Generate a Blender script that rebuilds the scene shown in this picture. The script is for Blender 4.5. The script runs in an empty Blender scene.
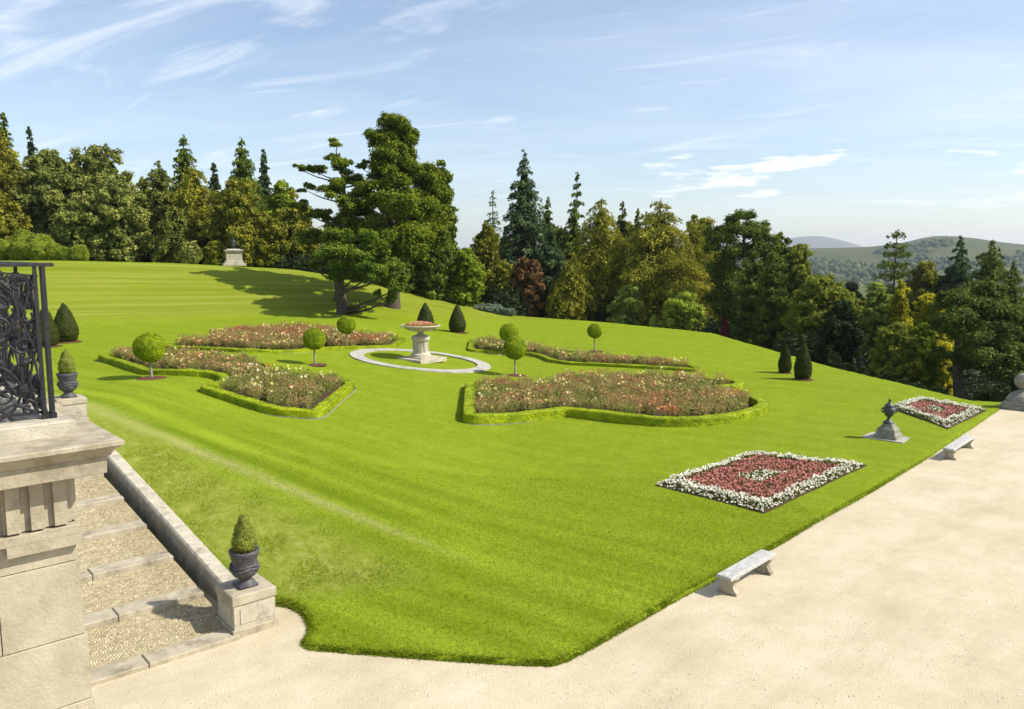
import bpy, math, random
import numpy as np
from mathutils import Vector
R = math.radians
rng = np.random.default_rng(7)
random.seed(7)
scene = bpy.context.scene
COL = scene.collection

# ------------------------------------------------------------------ camera
W_, H_ = 1024, 709
LENS = 28.0
F = LENS / 36 * W_
PITCH = math.atan(100 / F)
CH = 7.8
def ray(px, py):
    x = (px - W_/2) / F; y = -(py - H_/2) / F
    c, s = math.cos(PITCH), math.sin(PITCH)
    return np.array([x, c + y*s, -s + y*c])
def gp(px, py, z=0.0):
    r = ray(px, py); t = (z - CH) / r[2]
    return np.array([r[0]*t, r[1]*t, z])
def at(px, D, py=300):
    r = ray(px, py); return r[0]*D/r[1]
def ztop(py, D):
    r = ray(512, py); return CH + r[2]*D/r[1]
cam = bpy.data.cameras.new('camera'); cam.lens = LENS; cam.sensor_width = 36
cam.clip_end = 30000; cam.clip_start = 0.1
co = bpy.data.objects.new('camera', cam); COL.objects.link(co)
co.location = (0, 0, CH); co.rotation_euler = (math.pi/2 - PITCH, 0, 0)
scene.camera = co
scene.render.resolution_x = W_; scene.render.resolution_y = H_

# ------------------------------------------------------------------ numpy noise
_perm = np.random.default_rng(3).random((64, 64, 64))
def vnoise(P, s=1.0, off=0.0):
    Q = np.asarray(P, float) * s + off
    i = np.floor(Q).astype(int); f = Q - i; f = f*f*(3-2*f)
    i0 = i & 63; i1 = (i+1) & 63
    def g(a, b, c): return _perm[a, b, c]
    x0, y0, z0 = i0[..., 0], i0[..., 1], i0[..., 2]; x1, y1, z1 = i1[..., 0], i1[..., 1], i1[..., 2]
    fx, fy, fz = f[..., 0], f[..., 1], f[..., 2]
    a = g(x0,y0,z0)*(1-fx)+g(x1,y0,z0)*fx; b = g(x0,y1,z0)*(1-fx)+g(x1,y1,z0)*fx
    c = g(x0,y0,z1)*(1-fx)+g(x1,y0,z1)*fx; d = g(x0,y1,z1)*(1-fx)+g(x1,y1,z1)*fx
    return (a*(1-fy)+b*fy)*(1-fz)+(c*(1-fy)+d*fy)*fz
def vn2(x, y, s, off=0.0):
    return vnoise(np.stack([x, y, np.zeros_like(x)+.37], -1), s, off)

def sstep(a, b, x):
    t = np.clip((x-a)/(b-a), 0, 1); return t*t*(3-2*t)

# ------------------------------------------------------------------ polygon tools
def inside(P, poly):
    x, y = P[..., 0], P[..., 1]; r = np.zeros(x.shape, bool); n = len(poly)
    for i in range(n):
        x1, y1 = poly[i][:2]; x2, y2 = poly[(i+1) % n][:2]
        if y1 == y2: continue
        c = ((y1 > y) != (y2 > y)) & (x < (x2-x1)*(y-y1)/(y2-y1)+x1)
        r ^= c
    return r
def dist_poly(P, poly, closed=True):
    d = np.full(P.shape[:-1], 1e9); n = len(poly)
    for i in range(n if closed else n-1):
        a = np.array(poly[i][:2]); b = np.array(poly[(i+1) % n][:2]); ab = b-a
        t = np.clip(((P[..., 0]-a[0])*ab[0]+(P[..., 1]-a[1])*ab[1])/max(ab@ab, 1e-9), 0, 1)
        d = np.minimum(d, np.hypot(P[..., 0]-a[0]-t*ab[0], P[..., 1]-a[1]-t*ab[1]))
    return d
def sdist(P, poly):
    d = dist_poly(P, poly); return np.where(inside(P, poly), d, -d)

# ------------------------------------------------------------------ terrain heights
def _sp(x, k): return np.log1p(np.exp(np.clip(x*k, -40, 40)))/k
def lawn_plane(x):
    x = np.asarray(x, float); z = .108*_sp(-x-.2, 2.5)
    return 2.05-_sp(2.05-z, 8.)+.0 if False else np.minimum(z, 2.05)-.12*np.exp(-np.abs(z-2.05)/.12)*.5
def _onl(px, py, dz=0.0):
    z = .5
    for _ in range(40): p = gp(px, py, z); z = .5*z+.5*(float(lawn_plane(p[0]))+dz)
    return gp(px, py, z)
_A = _onl(82, 405, .01); _B = _onl(428, 548, .01); _C = gp(285, 602, .06)
_bp = np.linalg.solve(np.array([[1, p[0], p[1]] for p in (_A, _B, _C)]), np.array([p[2] for p in (_A, _B, _C)]))
print('crease', _A, _B)
def near_bank(x, y): return _bp[0]+_bp[1]*x+_bp[2]*y
EDGE = np.array([(60, 41.5), (27.2, 41.5), (24.5, 42.0), (22.3, 53.), (20.6, 70.5), (20, 79.), (10, 92.), (2.2, 98.), (-10, 104.)])
def far_rise(x, y):
    a = (x+37)*.85+(y-68)*.53; b = (x+37)*-.53+(y-68)*.85
    fac = np.interp(a, [-30, 0, 12, 24, 39, 52], [1.02, 1.0, .93, .8, .33, 0])
    bb = np.clip(b, 0, 60)
    bb = np.clip((b+.4)/17.4, 0, 1); r = 5.3*np.clip(bb-.03*np.sin(np.pi*2*bb), 0, 1)
    return r*fac, b
EPOLY = [(-10, 104), (2.2, 98), (10, 92), (20, 79), (20.6, 70.5), (22.3, 53), (24.5, 42), (27.4, 40.6), (34, 45), (300, 200), (300, 900), (-10, 900)]
def ground(x, y):
    x = np.asarray(x, float); y = np.asarray(y, float)
    zl = lawn_plane(x)
    zb = near_bank(x, y)
    d = zb-zl; k = .04
    z = np.where(y < 45, zl + np.minimum(0, d) - k*np.exp(-np.abs(d)/k)*.5, zl)
    z = np.maximum(z, 0)
    r, b = far_rise(x, y)
    z = z + r
    P = np.stack([x, y], -1)
    sd = sdist(P, EPOLY)            # inside: beyond the lawn edge
    out = np.clip(sd, 0, None)
    side = sstep(2, 26, x)
    z = z - (side*np.minimum(.42*out, 9+.0*out) + (1-side)*np.minimum(.04*out, 2.5))
    return z
def gh(x, y): return float(ground(np.array([x]), np.array([y]))[0])
def ongr(px, py):
    """point on the terrain seen at a pixel"""
    r = ray(px, py); ts = np.arange(12, 160, .05)
    X = r[0]*ts; Y = r[1]*ts; Z = CH+r[2]*ts
    g = ground(X, Y); k = np.argmax(Z < g)
    return np.array([X[k], Y[k], g[k]])
def ongr_h(px, py, h):
    r = ray(px, py); ts = np.arange(12, 160, .05)
    X = r[0]*ts; Y = r[1]*ts; Z = CH+r[2]*ts
    g = ground(X, Y)+h; k = np.argmax(Z < g)
    return np.array([X[k], Y[k], g[k]-h])

# ------------------------------------------------------------------ mesh helpers
def tag(o, label=None, cat=None, group=None, kind=None):
    if label: o['label'] = label
    if cat: o['category'] = cat
    if group: o['group'] = group
    if kind: o['kind'] = kind
    return o
def empty(name, loc, rz=0, **k):
    o = bpy.data.objects.new(name, None); COL.objects.link(o)
    o.location = loc; o.rotation_euler = (0, 0, rz); o.empty_display_size = .3
    return tag(o, **k)
class Acc:
    """collects vertices / faces and links them as one mesh"""
    def __init__(s): s.V = []; s.Fq = []; s.Ft = []; s.Tq = []; s.Tt = []; s.n = 0
    def add(s, V, Fc, tint=None):
        V = np.asarray(V, float).reshape(-1, 3); Fc = np.asarray(Fc, int)
        if len(Fc) == 0: return
        t = np.zeros(len(Fc))+.5 if tint is None else (np.zeros(len(Fc))+tint)
        if Fc.shape[1] == 4: s.Fq.append(Fc+s.n); s.Tq.append(t)
        else: s.Ft.append(Fc+s.n); s.Tt.append(t)
        s.V.append(V); s.n += len(V)
    def box(s, c, d, rot=0, tint=None, taper=1.0, bev=0.0):
        cx, cy, cz = c; x, y, z = d[0]/2, d[1]/2, d[2]/2
        def ring(zz, sx, sy): return [(-sx, -sy, zz), (sx, -sy, zz), (sx, sy, zz), (-sx, sy, zz)]
        if bev > 0:
            b = bev
            rings = [ring(-z, x, y), ring(z-b, x*taper, y*taper), ring(z, x*taper-b, y*taper-b)]
        else: rings = [ring(-z, x, y), ring(z, x*taper, y*taper)]
        V = np.array(sum(rings, [])); m = len(rings)
        f = [(0, 3, 2, 1), tuple(4*(m-1)+i for i in range(4))]
        for k in range(m-1):
            for i in range(4):
                j = (i+1) % 4; f.append((4*k+i, 4*k+j, 4*k+4+j, 4*k+4+i))
        co_, si = math.cos(rot), math.sin(rot)
        X = V[:, 0]*co_-V[:, 1]*si+cx; Y = V[:, 0]*si+V[:, 1]*co_+cy
        s.add(np.stack([X, Y, V[:, 2]+cz], -1), f, tint)
    def lathe(s, prof, n=24, c=(0, 0, 0), tint=None, sq=False, rot=0, cap=True):
        V = []
        for r, z in prof:
            for i in range(n):
                a = 2*math.pi*i/n+rot; V.append((c[0]+r*math.cos(a), c[1]+r*math.sin(a), c[2]+z))
        f = []
        for k in range(len(prof)-1):
            for i in range(n):
                j = (i+1) % n; f.append((k*n+i, k*n+j, (k+1)*n+j, (k+1)*n+i))
        s.add(V, f, tint)
        if cap:
            for k, flip in ((0, True), (len(prof)-1, False)):
                r, z = prof[k]
                if r < 1e-4: continue
                ring = V[k*n:(k+1)*n]; cc = (c[0], c[1], c[2]+z)
                t = [(i, (i+1) % n, n) if not flip else ((i+1) % n, i, n) for i in range(n)]
                s.add(list(ring)+[cc], t, tint)
    def tube(s, pts, rad, n=8, tint=None):
        pts = np.asarray(pts, float); m = len(pts)
        rad = np.zeros(m)+rad if np.isscalar(rad) else np.asarray(rad, float)
        T = np.gradient(pts, axis=0); T /= np.linalg.norm(T, axis=1)[:, None]+1e-9
        up = np.array([0, 0, 1.]); 
        if abs(T[:, 2]).mean() > .8: up = np.array([1., 0, 0])
        A = np.cross(T, up); A /= np.linalg.norm(A, axis=1)[:, None]+1e-9
        B = np.cross(T, A)
        an = np.arange(n)*2*math.pi/n
        V = pts[:, None]+rad[:, None, None]*(A[:, None]*np.cos(an)[None, :, None]+B[:, None]*np.sin(an)[None, :, None])
        f = []
        for k in range(m-1):
            for i in range(n):
                j = (i+1) % n; f.append((k*n+i, (k+1)*n+i, (k+1)*n+j, k*n+j))
        s.add(V.reshape(-1, 3), f, tint)
        s.add(np.vstack([V[0], pts[0]]), [(i, (i+1) % n, n) for i in range(n)], tint)
        s.add(np.vstack([V[-1], pts[-1]]), [((i+1) % n, i, n) for i in range(n)], tint)
    def leaves(s, P, N, size, tint, aspect=.6, along=None):
        """rhombic leaf cards, N = facing"""
        n = len(P)
        if n == 0: return
        N = N/(np.linalg.norm(N, axis=1)[:, None]+1e-9)
        rv = rng.normal(size=(n, 3)) if along is None else along+rng.normal(size=(n, 3))*.25
        A = rv-(rv*N).sum(1)[:, None]*N; A /= np.linalg.norm(A, axis=1)[:, None]+1e-9
        B = np.cross(N, A)
        sz = (np.zeros(n)+size)[:, None]*rng.uniform(.65, 1.3, (n, 1))
        bend = N*sz*.18
        V = np.stack([P-A*sz-bend, P-B*sz*aspect+bend, P+A*sz-bend, P+B*sz*aspect+bend], 1).reshape(-1, 3)
        s.add(V, np.arange(4*n).reshape(n, 4), tint)
    def build(s, name, mat, parent=None, smooth=False, tint=True):
        me = bpy.data.meshes.new(name)
        V = np.vstack(s.V)
        nq = sum(len(a) for a in s.Fq); nt = sum(len(a) for a in s.Ft)
        lq = np.vstack(s.Fq).ravel() if nq else np.zeros(0, int); lt = np.vstack(s.Ft).ravel() if nt else np.zeros(0, int)
        loops = np.concatenate([lq, lt]).astype(np.int32)
        me.vertices.add(len(V)); me.vertices.foreach_set('co', V.astype(np.float32).ravel())
        me.loops.add(len(loops)); me.loops.foreach_set('vertex_index', loops)
        me.polygons.add(nq+nt)
        st = np.concatenate([np.arange(nq)*4, nq*4+np.arange(nt)*3]).astype(np.int32)
        me.polygons.foreach_set('loop_start', st)
        me.update(calc_edges=True)
        if tint:
            at_ = me.attributes.new('tint', 'FLOAT', 'FACE')
            at_.data.foreach_set('value', np.concatenate(s.Tq+s.Tt).astype(np.float32))
        me.polygons.foreach_set('use_smooth', np.full(nq+nt, smooth))
        me.materials.append(mat)
        o = bpy.data.objects.new(name, me); COL.objects.link(o)
        if parent: o.parent = parent
        return o
def ico(sub):
    import bmesh
    b = bmesh.new(); bmesh.ops.create_icosphere(b, subdivisions=sub, radius=1)
    V = np.array([v.co[:] for v in b.verts]); Fc = np.array([[v.index for v in f.verts] for f in b.faces]); b.free()
    return V, Fc
ICO1, ICO2, ICO3, ICO4 = ico(1), ico(2), ico(3), ico(4)
def dirs(n):
    v = rng.normal(size=(n, 3)); return v/np.linalg.norm(v, axis=1)[:, None]

# ------------------------------------------------------------------ materials
def newmat(name):
    m = bpy.data.materials.new(name); m.use_nodes = True
    nt = m.node_tree; nt.nodes.clear()
    return m, nt, nt.nodes, nt.links
def N_(nodes, typ, **k):
    n = nodes.new(typ)
    for a, b in k.items():
        if a.startswith('i_'): n.inputs[a[2:].replace('_', ' ')].default_value = b
        else: setattr(n, a, b)
    return n
def ramp(nodes, stops, interp='LINEAR'):
    r = nodes.new('ShaderNodeValToRGB'); r.color_ramp.interpolation = interp
    e = r.color_ramp.elements
    while len(e) > 2: e.remove(e[-1])
    e[0].position = stops[0][0]; e[0].color = (*stops[0][1], 1)
    e[1].position = stops[-1][0]; e[1].color = (*stops[-1][1], 1)
    for p, c in stops[1:-1]:
        q = e.new(p); q.color = (*c, 1)
    return r
def foliage(name, stops, trans=.3, rough=.6, spec=.12):
    m, nt, n, l = newmat(name)
    a = N_(n, 'ShaderNodeAttribute', attribute_name='tint')
    r = ramp(n, stops); l.new(a.outputs['Fac'], r.inputs['Fac'])
    p = N_(n, 'ShaderNodeBsdfPrincipled'); p.inputs['Roughness'].default_value = rough
    p.inputs['Specular IOR Level'].default_value = spec
    l.new(r.outputs[0], p.inputs['Base Color'])
    t = N_(n, 'ShaderNodeBsdfTranslucent')
    hs = N_(n, 'ShaderNodeHueSaturation'); hs.inputs['Value'].default_value = 1.4; hs.inputs['Hue'].default_value = .495
    l.new(r.outputs[0], hs.inputs['Color']); l.new(hs.outputs[0], t.inputs['Color'])
    mx = N_(n, 'ShaderNodeMixShader'); mx.inputs[0].default_value = trans
    l.new(p.outputs[0], mx.inputs[1]); l.new(t.outputs[0], mx.inputs[2])
    o = N_(n, 'ShaderNodeOutputMaterial'); l.new(mx.outputs[0], o.inputs[0])
    return m
def surf(name, c1, c2, scale=4, rough=.85, bump=.3, bscale=40, c3=None, s3=1.0, detail=8, bdist=.02, spec=.3):
    """two colour noise surface with bump, optional blotches c3"""
    m, nt, n, l = newmat(name)
    tc = N_(n, 'ShaderNodeTexCoord')
    ns = N_(n, 'ShaderNodeTexNoise'); ns.inputs['Scale'].default_value = scale; ns.inputs['Detail'].default_value = detail; ns.inputs['Roughness'].default_value = .65
    l.new(tc.outputs['Object'], ns.inputs['Vector'])
    r = ramp(n, [(.3, c1), (.7, c2)]); l.new(ns.outputs['Fac'], r.inputs[0])
    col = r.outputs[0]
    if c3:
        n3 = N_(n, 'ShaderNodeTexNoise'); n3.inputs['Scale'].default_value = s3; n3.inputs['Detail'].default_value = 9; n3.inputs['Roughness'].default_value = .75
        l.new(tc.outputs['Object'], n3.inputs['Vector'])
        r3 = ramp(n, [(.5, (0, 0, 0)), (.68, (1, 1, 1))]); l.new(n3.outputs['Fac'], r3.inputs[0])
        mx = N_(n, 'ShaderNodeMix', data_type='RGBA'); l.new(r3.outputs[0], mx.inputs[0]); l.new(col, mx.inputs[6]); mx.inputs[7].default_value = (*c3, 1)
        col = mx.outputs[2]
    p = N_(n, 'ShaderNodeBsdfPrincipled'); p.inputs['Roughness'].default_value = rough; p.inputs['Specular IOR Level'].default_value = spec
    l.new(col, p.inputs['Base Color'])
    nb = N_(n, 'ShaderNodeTexNoise'); nb.inputs['Scale'].default_value = bscale; nb.inputs['Detail'].default_value = 6
    l.new(tc.outputs['Object'], nb.inputs['Vector'])
    bp = N_(n, 'ShaderNodeBump'); bp.inputs['Strength'].default_value = bump; bp.inputs['Distance'].default_value = bdist
    l.new(nb.outputs['Fac'], bp.inputs['Height']); l.new(bp.outputs[0], p.inputs['Normal'])
    o = N_(n, 'ShaderNodeOutputMaterial'); l.new(p.outputs[0], o.inputs[0])
    return m

M = {}
M['stone'] = surf('sandstone', (.29, .25, .175), (.47, .41, .30), 2.6, .9, .32, 45, (.17, .14, .09), 1.7)
M['stone_pale'] = surf('pale_limestone', (.36, .32, .24), (.54, .49, .385), 5, .85, .3, 50, (.22, .195, .14), 2.6)
M['stone_grey'] = surf('grey_granite', (.36, .345, .32), (.54, .525, .49), 14, .8, .4, 80, (.22, .22, .2), 5.0)
M['stone_weather'] = surf('weathered_stone', (.17, .16, .13), (.34, .32, .26), 9, .9, .7, 50, (.10, .10, .075), 5.0)
M['paving'] = surf('pale_paving', (.30, .28, .24), (.48, .45, .40), 3, .85, .3, 60, (.22, .20, .16), 1.6)
M['iron'] = surf('black_painted_iron', (.006, .007, .010), (.016, .018, .024), 30, .5, .3, 120, (.05, .03, .018), 40., spec=.35)
M['lead'] = surf('lead_grey', (.035, .033, .038), (.085, .082, .092), 16, .55, .7, 30, (.14, .135, .13), 9., spec=.4)
M['bronze'] = surf('dark_bronze', (.018, .022, .026), (.05, .058, .062), 16, .45, .5, 40, (.10, .13, .12), 14., spec=.5)
M['bark'] = surf('bark', (.05, .038, .026), (.13, .105, .08), 5, .95, .9, 12, bdist=.08)
M['bark_pale'] = surf('pale_bark', (.20, .17, .14), (.36, .32, .27), 8, .95, .9, 20, bdist=.03)
M['soil'] = surf('brown_soil', (.035, .02, .012), (.10, .055, .032), 12, .95, 1, 30, bdist=.05)
M['mulch'] = surf('bark_mulch', (.05, .022, .012), (.15, .065, .035), 30, .95, 1, 30, bdist=.04)

def mat_lawn():
    m, nt, n, l = newmat('mown_grass')
    tc = N_(n, 'ShaderNodeTexCoord'); geo = tc.outputs['Object']
    def noise(s, d=4, r=.6, vec=geo):
        q = N_(n, 'ShaderNodeTexNoise'); q.inputs['Scale'].default_value = s; q.inputs['Detail'].default_value = d; q.inputs['Roughness'].default_value = r
        l.new(vec, q.inputs['Vector']); return q.outputs['Fac']
    def mp(rot, sc):
        q = N_(n, 'ShaderNodeMapping', vector_type='TEXTURE'); q.inputs['Rotation'].default_value = (0, 0, rot); q.inputs['Scale'].default_value = sc
        l.new(geo, q.inputs['Vector']); return q.outputs[0]
    def mixc(fac, a, b, mode='MIX'):
        q = N_(n, 'ShaderNodeMix', data_type='RGBA', blend_type=mode)
        if isinstance(fac, float): q.inputs[0].default_value = fac
        else: l.new(fac, q.inputs[0])
        for s, v in ((6, a), (7, b)):
            if isinstance(v, tuple): q.inputs[s].default_value = (*v, 1)
            else: l.new(v, q.inputs[s])
        return q.outputs[2]
    base = ramp(n, [(.3, (.158, .222, .005)), (.52, (.192, .252, .012)), (.72, (.235, .288, .022))])
    l.new(noise(.9, 7, .75), base.inputs[0]); c = base.outputs[0]
    # mowing stripes: streaky noise, stretched along the mower's direction, plus soft regular bands
    st = ramp(n, [(.38, (0, 0, 0)), (.62, (1, 1, 1))]); l.new(noise(1.0, 3, .5, mp(R(-34), (60, .75, 1))), st.inputs[0])
    stv = N_(n, 'ShaderNodeAttribute', attribute_name='stripe')
    m1 = N_(n, 'ShaderNodeMath', operation='MULTIPLY'); l.new(st.outputs[0], m1.inputs[0]); l.new(stv.outputs['Fac'], m1.inputs[1])
    c = mixc(m1.outputs[0], c, (.262, .345, .022))
    # fine blades, tufts and little bare/dry flecks
    f1 = ramp(n, [(.3, (.62, .64, .6)), (.7, (1.28, 1.25, 1.2))]); l.new(noise(9, 8, .8), f1.inputs[0])
    c = mixc(1.0, c, f1.outputs[0], 'MULTIPLY')
    f2 = ramp(n, [(.58, (0, 0, 0)), (.72, (1, 1, 1))]); l.new(noise(2.6, 6, .8), f2.inputs[0])
    c = mixc(f2.outputs[0], c, (.20, .27, .014))
    # dry line on the crest of banks
    dr = N_(n, 'ShaderNodeAttribute', attribute_name='dry')
    dn = N_(n, 'ShaderNodeMath', operation='MULTIPLY'); l.new(dr.outputs['Fac'], dn.inputs[0])
    dd = ramp(n, [(.3, (.35, .35, .35)), (.65, (1, 1, 1))]); l.new(noise(3, 7, .75, mp(R(-34), (4, .5, 1))), dd.inputs[0]); l.new(dd.outputs[0], dn.inputs[1])
    c = mixc(dn.outputs[0], c, (.36, .355, .12))
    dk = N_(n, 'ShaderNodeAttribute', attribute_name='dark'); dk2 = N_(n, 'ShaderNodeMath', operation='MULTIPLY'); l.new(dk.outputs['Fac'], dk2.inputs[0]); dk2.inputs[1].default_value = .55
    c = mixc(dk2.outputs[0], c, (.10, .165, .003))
    # rough bank grass
    rg = N_(n, 'ShaderNodeAttribute', attribute_name='rough')
    rr = ramp(n, [(.32, (.150, .195, .012)), (.5, (.232, .272, .034)), (.70, (.36, .365, .10))]); l.new(noise(2.2, 9, .8, mp(R(-50), (.9, .5, 1))), rr.inputs[0])
    rm = N_(n, 'ShaderNodeMath', operation='MULTIPLY'); l.new(rg.outputs['Fac'], rm.inputs[0]); rm.inputs[1].default_value = 1.0
    c = mixc(rm.outputs[0], c, rr.outputs[0])
    # terrace bank bands (mown along the contour)
    ob = N_(n, 'ShaderNodeAttribute', attribute_name='bank')
    br = ramp(n, [(.36, (.135, .178, .008)), (.5, (.185, .218, .020)), (.66, (.265, .265, .055))]); l.new(noise(1.0, 5, .7, mp(R(31), (45, .8, 1))), br.inputs[0])
    c = mixc(ob.outputs['Fac'], c, br.outputs[0])
    sa = N_(n, 'ShaderNodeAttribute', attribute_name='soil'); c = mixc(sa.outputs['Fac'], c, (.055, .045, .02))  # dark band along the turf edge: soil lip plus its shade line painted in
    p = N_(n, 'ShaderNodeBsdfPrincipled'); p.inputs['Roughness'].default_value = .85; p.inputs['Specular IOR Level'].default_value = .04
    l.new(c, p.inputs['Base Color'])
    b1 = N_(n, 'ShaderNodeBump'); b1.inputs['Strength'].default_value = .9; b1.inputs['Distance'].default_value = .05; l.new(noise(14, 8, .85), b1.inputs['Height'])
    l.new(b1.outputs[0], p.inputs['Normal'])
    o = N_(n, 'ShaderNodeOutputMaterial'); l.new(p.outputs[0], o.inputs[0])
    return m
M['lawn'] = mat_lawn()

def mat_gravel():
    m, nt, n, l = newmat('pale_gravel')
    tc = N_(n, 'ShaderNodeTexCoord')
    def noise(s, d, r):
        q = N_(n, 'ShaderNodeTexNoise'); q.inputs['Scale'].default_value = s; q.inputs['Detail'].default_value = d; q.inputs['Roughness'].default_value = r
        l.new(tc.outputs['Object'], q.inputs['Vector']); return q.outputs['Fac']
    a = ramp(n, [(.3, (.42, .355, .24)), (.5, (.50, .43, .30)), (.7, (.565, .495, .365))]); l.new(noise(.5, 8, .7), a.inputs[0])
    b = ramp(n, [(.32, (.82, .80, .77)), (.5, (1, 1, 1)), (.70, (1.12, 1.12, 1.12))]); l.new(noise(13, 9, .95), b.inputs[0])
    mx = N_(n, 'ShaderNodeMix', data_type='RGBA', blend_type='MULTIPLY'); mx.inputs[0].default_value = 1
    l.new(a.outputs[0], mx.inputs[6]); l.new(b.outputs[0], mx.inputs[7])
    # worn damp/sandy patches, dragged along the walk
    mpg = N_(n, 'ShaderNodeMapping', vector_type='TEXTURE'); mpg.inputs['Rotation'].default_value = (0, 0, R(45)); mpg.inputs['Scale'].default_value = (8, 2, 1); l.new(tc.outputs['Object'], mpg.inputs['Vector'])
    q = N_(n, 'ShaderNodeTexNoise'); q.inputs['Scale'].default_value = 1.6; q.inputs['Detail'].default_value = 7; q.inputs['Roughness'].default_value = .7; l.new(mpg.outputs[0], q.inputs['Vector'])
    rq = ramp(n, [(.48, (0, 0, 0)), (.72, (.6, .6, .6))]); l.new(q.outputs['Fac'], rq.inputs[0])
    m2 = N_(n, 'ShaderNodeMix', data_type='RGBA'); l.new(rq.outputs[0], m2.inputs[0]); l.new(mx.outputs[2], m2.inputs[6]); m2.inputs[7].default_value = (.38, .315, .205, 1)
    p = N_(n, 'ShaderNodeBsdfPrincipled'); p.inputs['Roughness'].default_value = .95; p.inputs['Specular IOR Level'].default_value = .1
    l.new(m2.outputs[2], p.inputs['Base Color'])
    v = N_(n, 'ShaderNodeTexVoronoi'); v.inputs['Scale'].default_value = 38; l.new(tc.outputs['Object'], v.inputs['Vector'])
    bp = N_(n, 'ShaderNodeBump'); bp.inputs['Strength'].default_value = .5; bp.inputs['Distance'].default_value = .012; l.new(v.outputs['Distance'], bp.inputs['Height'])
    l.new(bp.outputs[0], p.inputs['Normal'])
    o = N_(n, 'ShaderNodeOutputMaterial'); l.new(p.outputs[0], o.inputs[0])
    return m
M['gravel'] = mat_gravel()

FOL = {
 'box':      foliage('box_leaves', [(0, (.07, .115, .004)), (.5, (.23, .295, .006)), (1, (.44, .49, .012))], .05),
 'bay':      foliage('bay_leaves', [(0, (0.060, 0.096, 0.005)), (.5, (0.228, 0.312, 0.008)), (1, (0.576, 0.624, 0.015))], .14),
 'yew':      foliage('yew_needles', [(0, (.018, .026, .006)), (.5, (.042, .055, .008)), (1, (.11, .12, .014))], .12),
 'dwarf':    foliage('dwarf_conifer_needles', [(0, (.10, .13, .02)), (.5, (.19, .22, .035)), (1, (.34, .34, .06))], .2),
 'holm':     foliage('grey_green_leaves', [(0, (0.100, 0.129, 0.024)), (.5, (0.226, 0.251, 0.051)), (1, (0.479, 0.463, 0.114))], .15),
 'olive':    foliage('olive_leaves', [(0, (0.109, 0.122, 0.011)), (.5, (0.246, 0.248, 0.024)), (1, (0.473, 0.422, 0.044))], .22),
 'golden':   foliage('golden_brown_leaves', [(0, (0.114, 0.117, 0.012)), (.5, (0.256, 0.249, 0.023)), (1, (0.451, 0.414, 0.047))], .22),
 'dark':     foliage('dark_needles', [(0, (0.057, 0.089, 0.012)), (.5, (0.127, 0.180, 0.019)), (1, (0.271, 0.326, 0.034))], .12),
 'blue':     foliage('blue_green_needles', [(0, (0.042, 0.071, 0.028)), (.5, (0.088, 0.139, 0.048)), (1, (0.176, 0.239, 0.078))], .12),
 'brown':    foliage('brownish_needles', [(0, (0.065, 0.076, 0.014)), (.5, (0.158, 0.174, 0.026)), (1, (0.278, 0.307, 0.048))], .15),
 'pine':     foliage('pine_needles', [(0, (0.057, 0.091, 0.008)), (.5, (0.139, 0.188, 0.012)), (1, (0.327, 0.363, 0.022))], .18),
 'green':    foliage('bright_green_leaves', [(0, (0.108, 0.166, 0.012)), (.5, (0.233, 0.304, 0.018)), (1, (0.431, 0.499, 0.035))], .3),
 'lime':     foliage('lime_leaves', [(0, (0.182, 0.250, 0.030)), (.5, (0.364, 0.433, 0.045)), (1, (0.595, 0.631, 0.105))], .35),
 'yellow':   foliage('yellow_leaves', [(0, (0.211, 0.213, 0.012)), (.5, (0.438, 0.412, 0.022)), (1, (0.713, 0.640, 0.050))], .35),
 'palegreen':foliage('pale_green_leaves', [(0, (0.143, 0.205, 0.036)), (.5, (0.304, 0.372, 0.067)), (1, (0.545, 0.595, 0.133))], .3),
 'copper':   foliage('copper_leaves', [(0, (.08, .045, .016)), (.5, (.22, .12, .048)), (1, (.38, .22, .085))], .2),
 'pinebright':foliage('bright_pine_needles', [(0, (.045, .080, .010)), (.5, (.125, .19, .014)), (1, (.29, .37, .03))], .22),
 'clipped':  foliage('clipped_shrub_leaves', [(0, (0.068, 0.111, 0.011)), (.5, (0.203, 0.254, 0.020)), (1, (0.392, 0.416, 0.039))], .15),
 'cypress':  foliage('cypress_sprays', [(0, (0.044, 0.068, 0.011)), (.5, (0.106, 0.149, 0.020)), (1, (0.218, 0.270, 0.035))], .12),
 'midgreen': foliage('mid_green_leaves', [(0, (0.101, 0.128, 0.016)), (.5, (0.228, 0.263, 0.028)), (1, (0.430, 0.448, 0.050))], .2),
 'silver':   foliage('silver_leaves', [(0, (.10, .14, .09)), (.5, (.20, .25, .17)), (1, (.34, .38, .28))], .2),
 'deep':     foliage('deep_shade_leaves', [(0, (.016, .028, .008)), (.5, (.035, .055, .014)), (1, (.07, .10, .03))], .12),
 'redshrub': foliage('red_leaves', [(0, (.10, .02, .02)), (.5, (.22, .05, .05)), (1, (.36, .12, .12))], .25),
}

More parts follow.
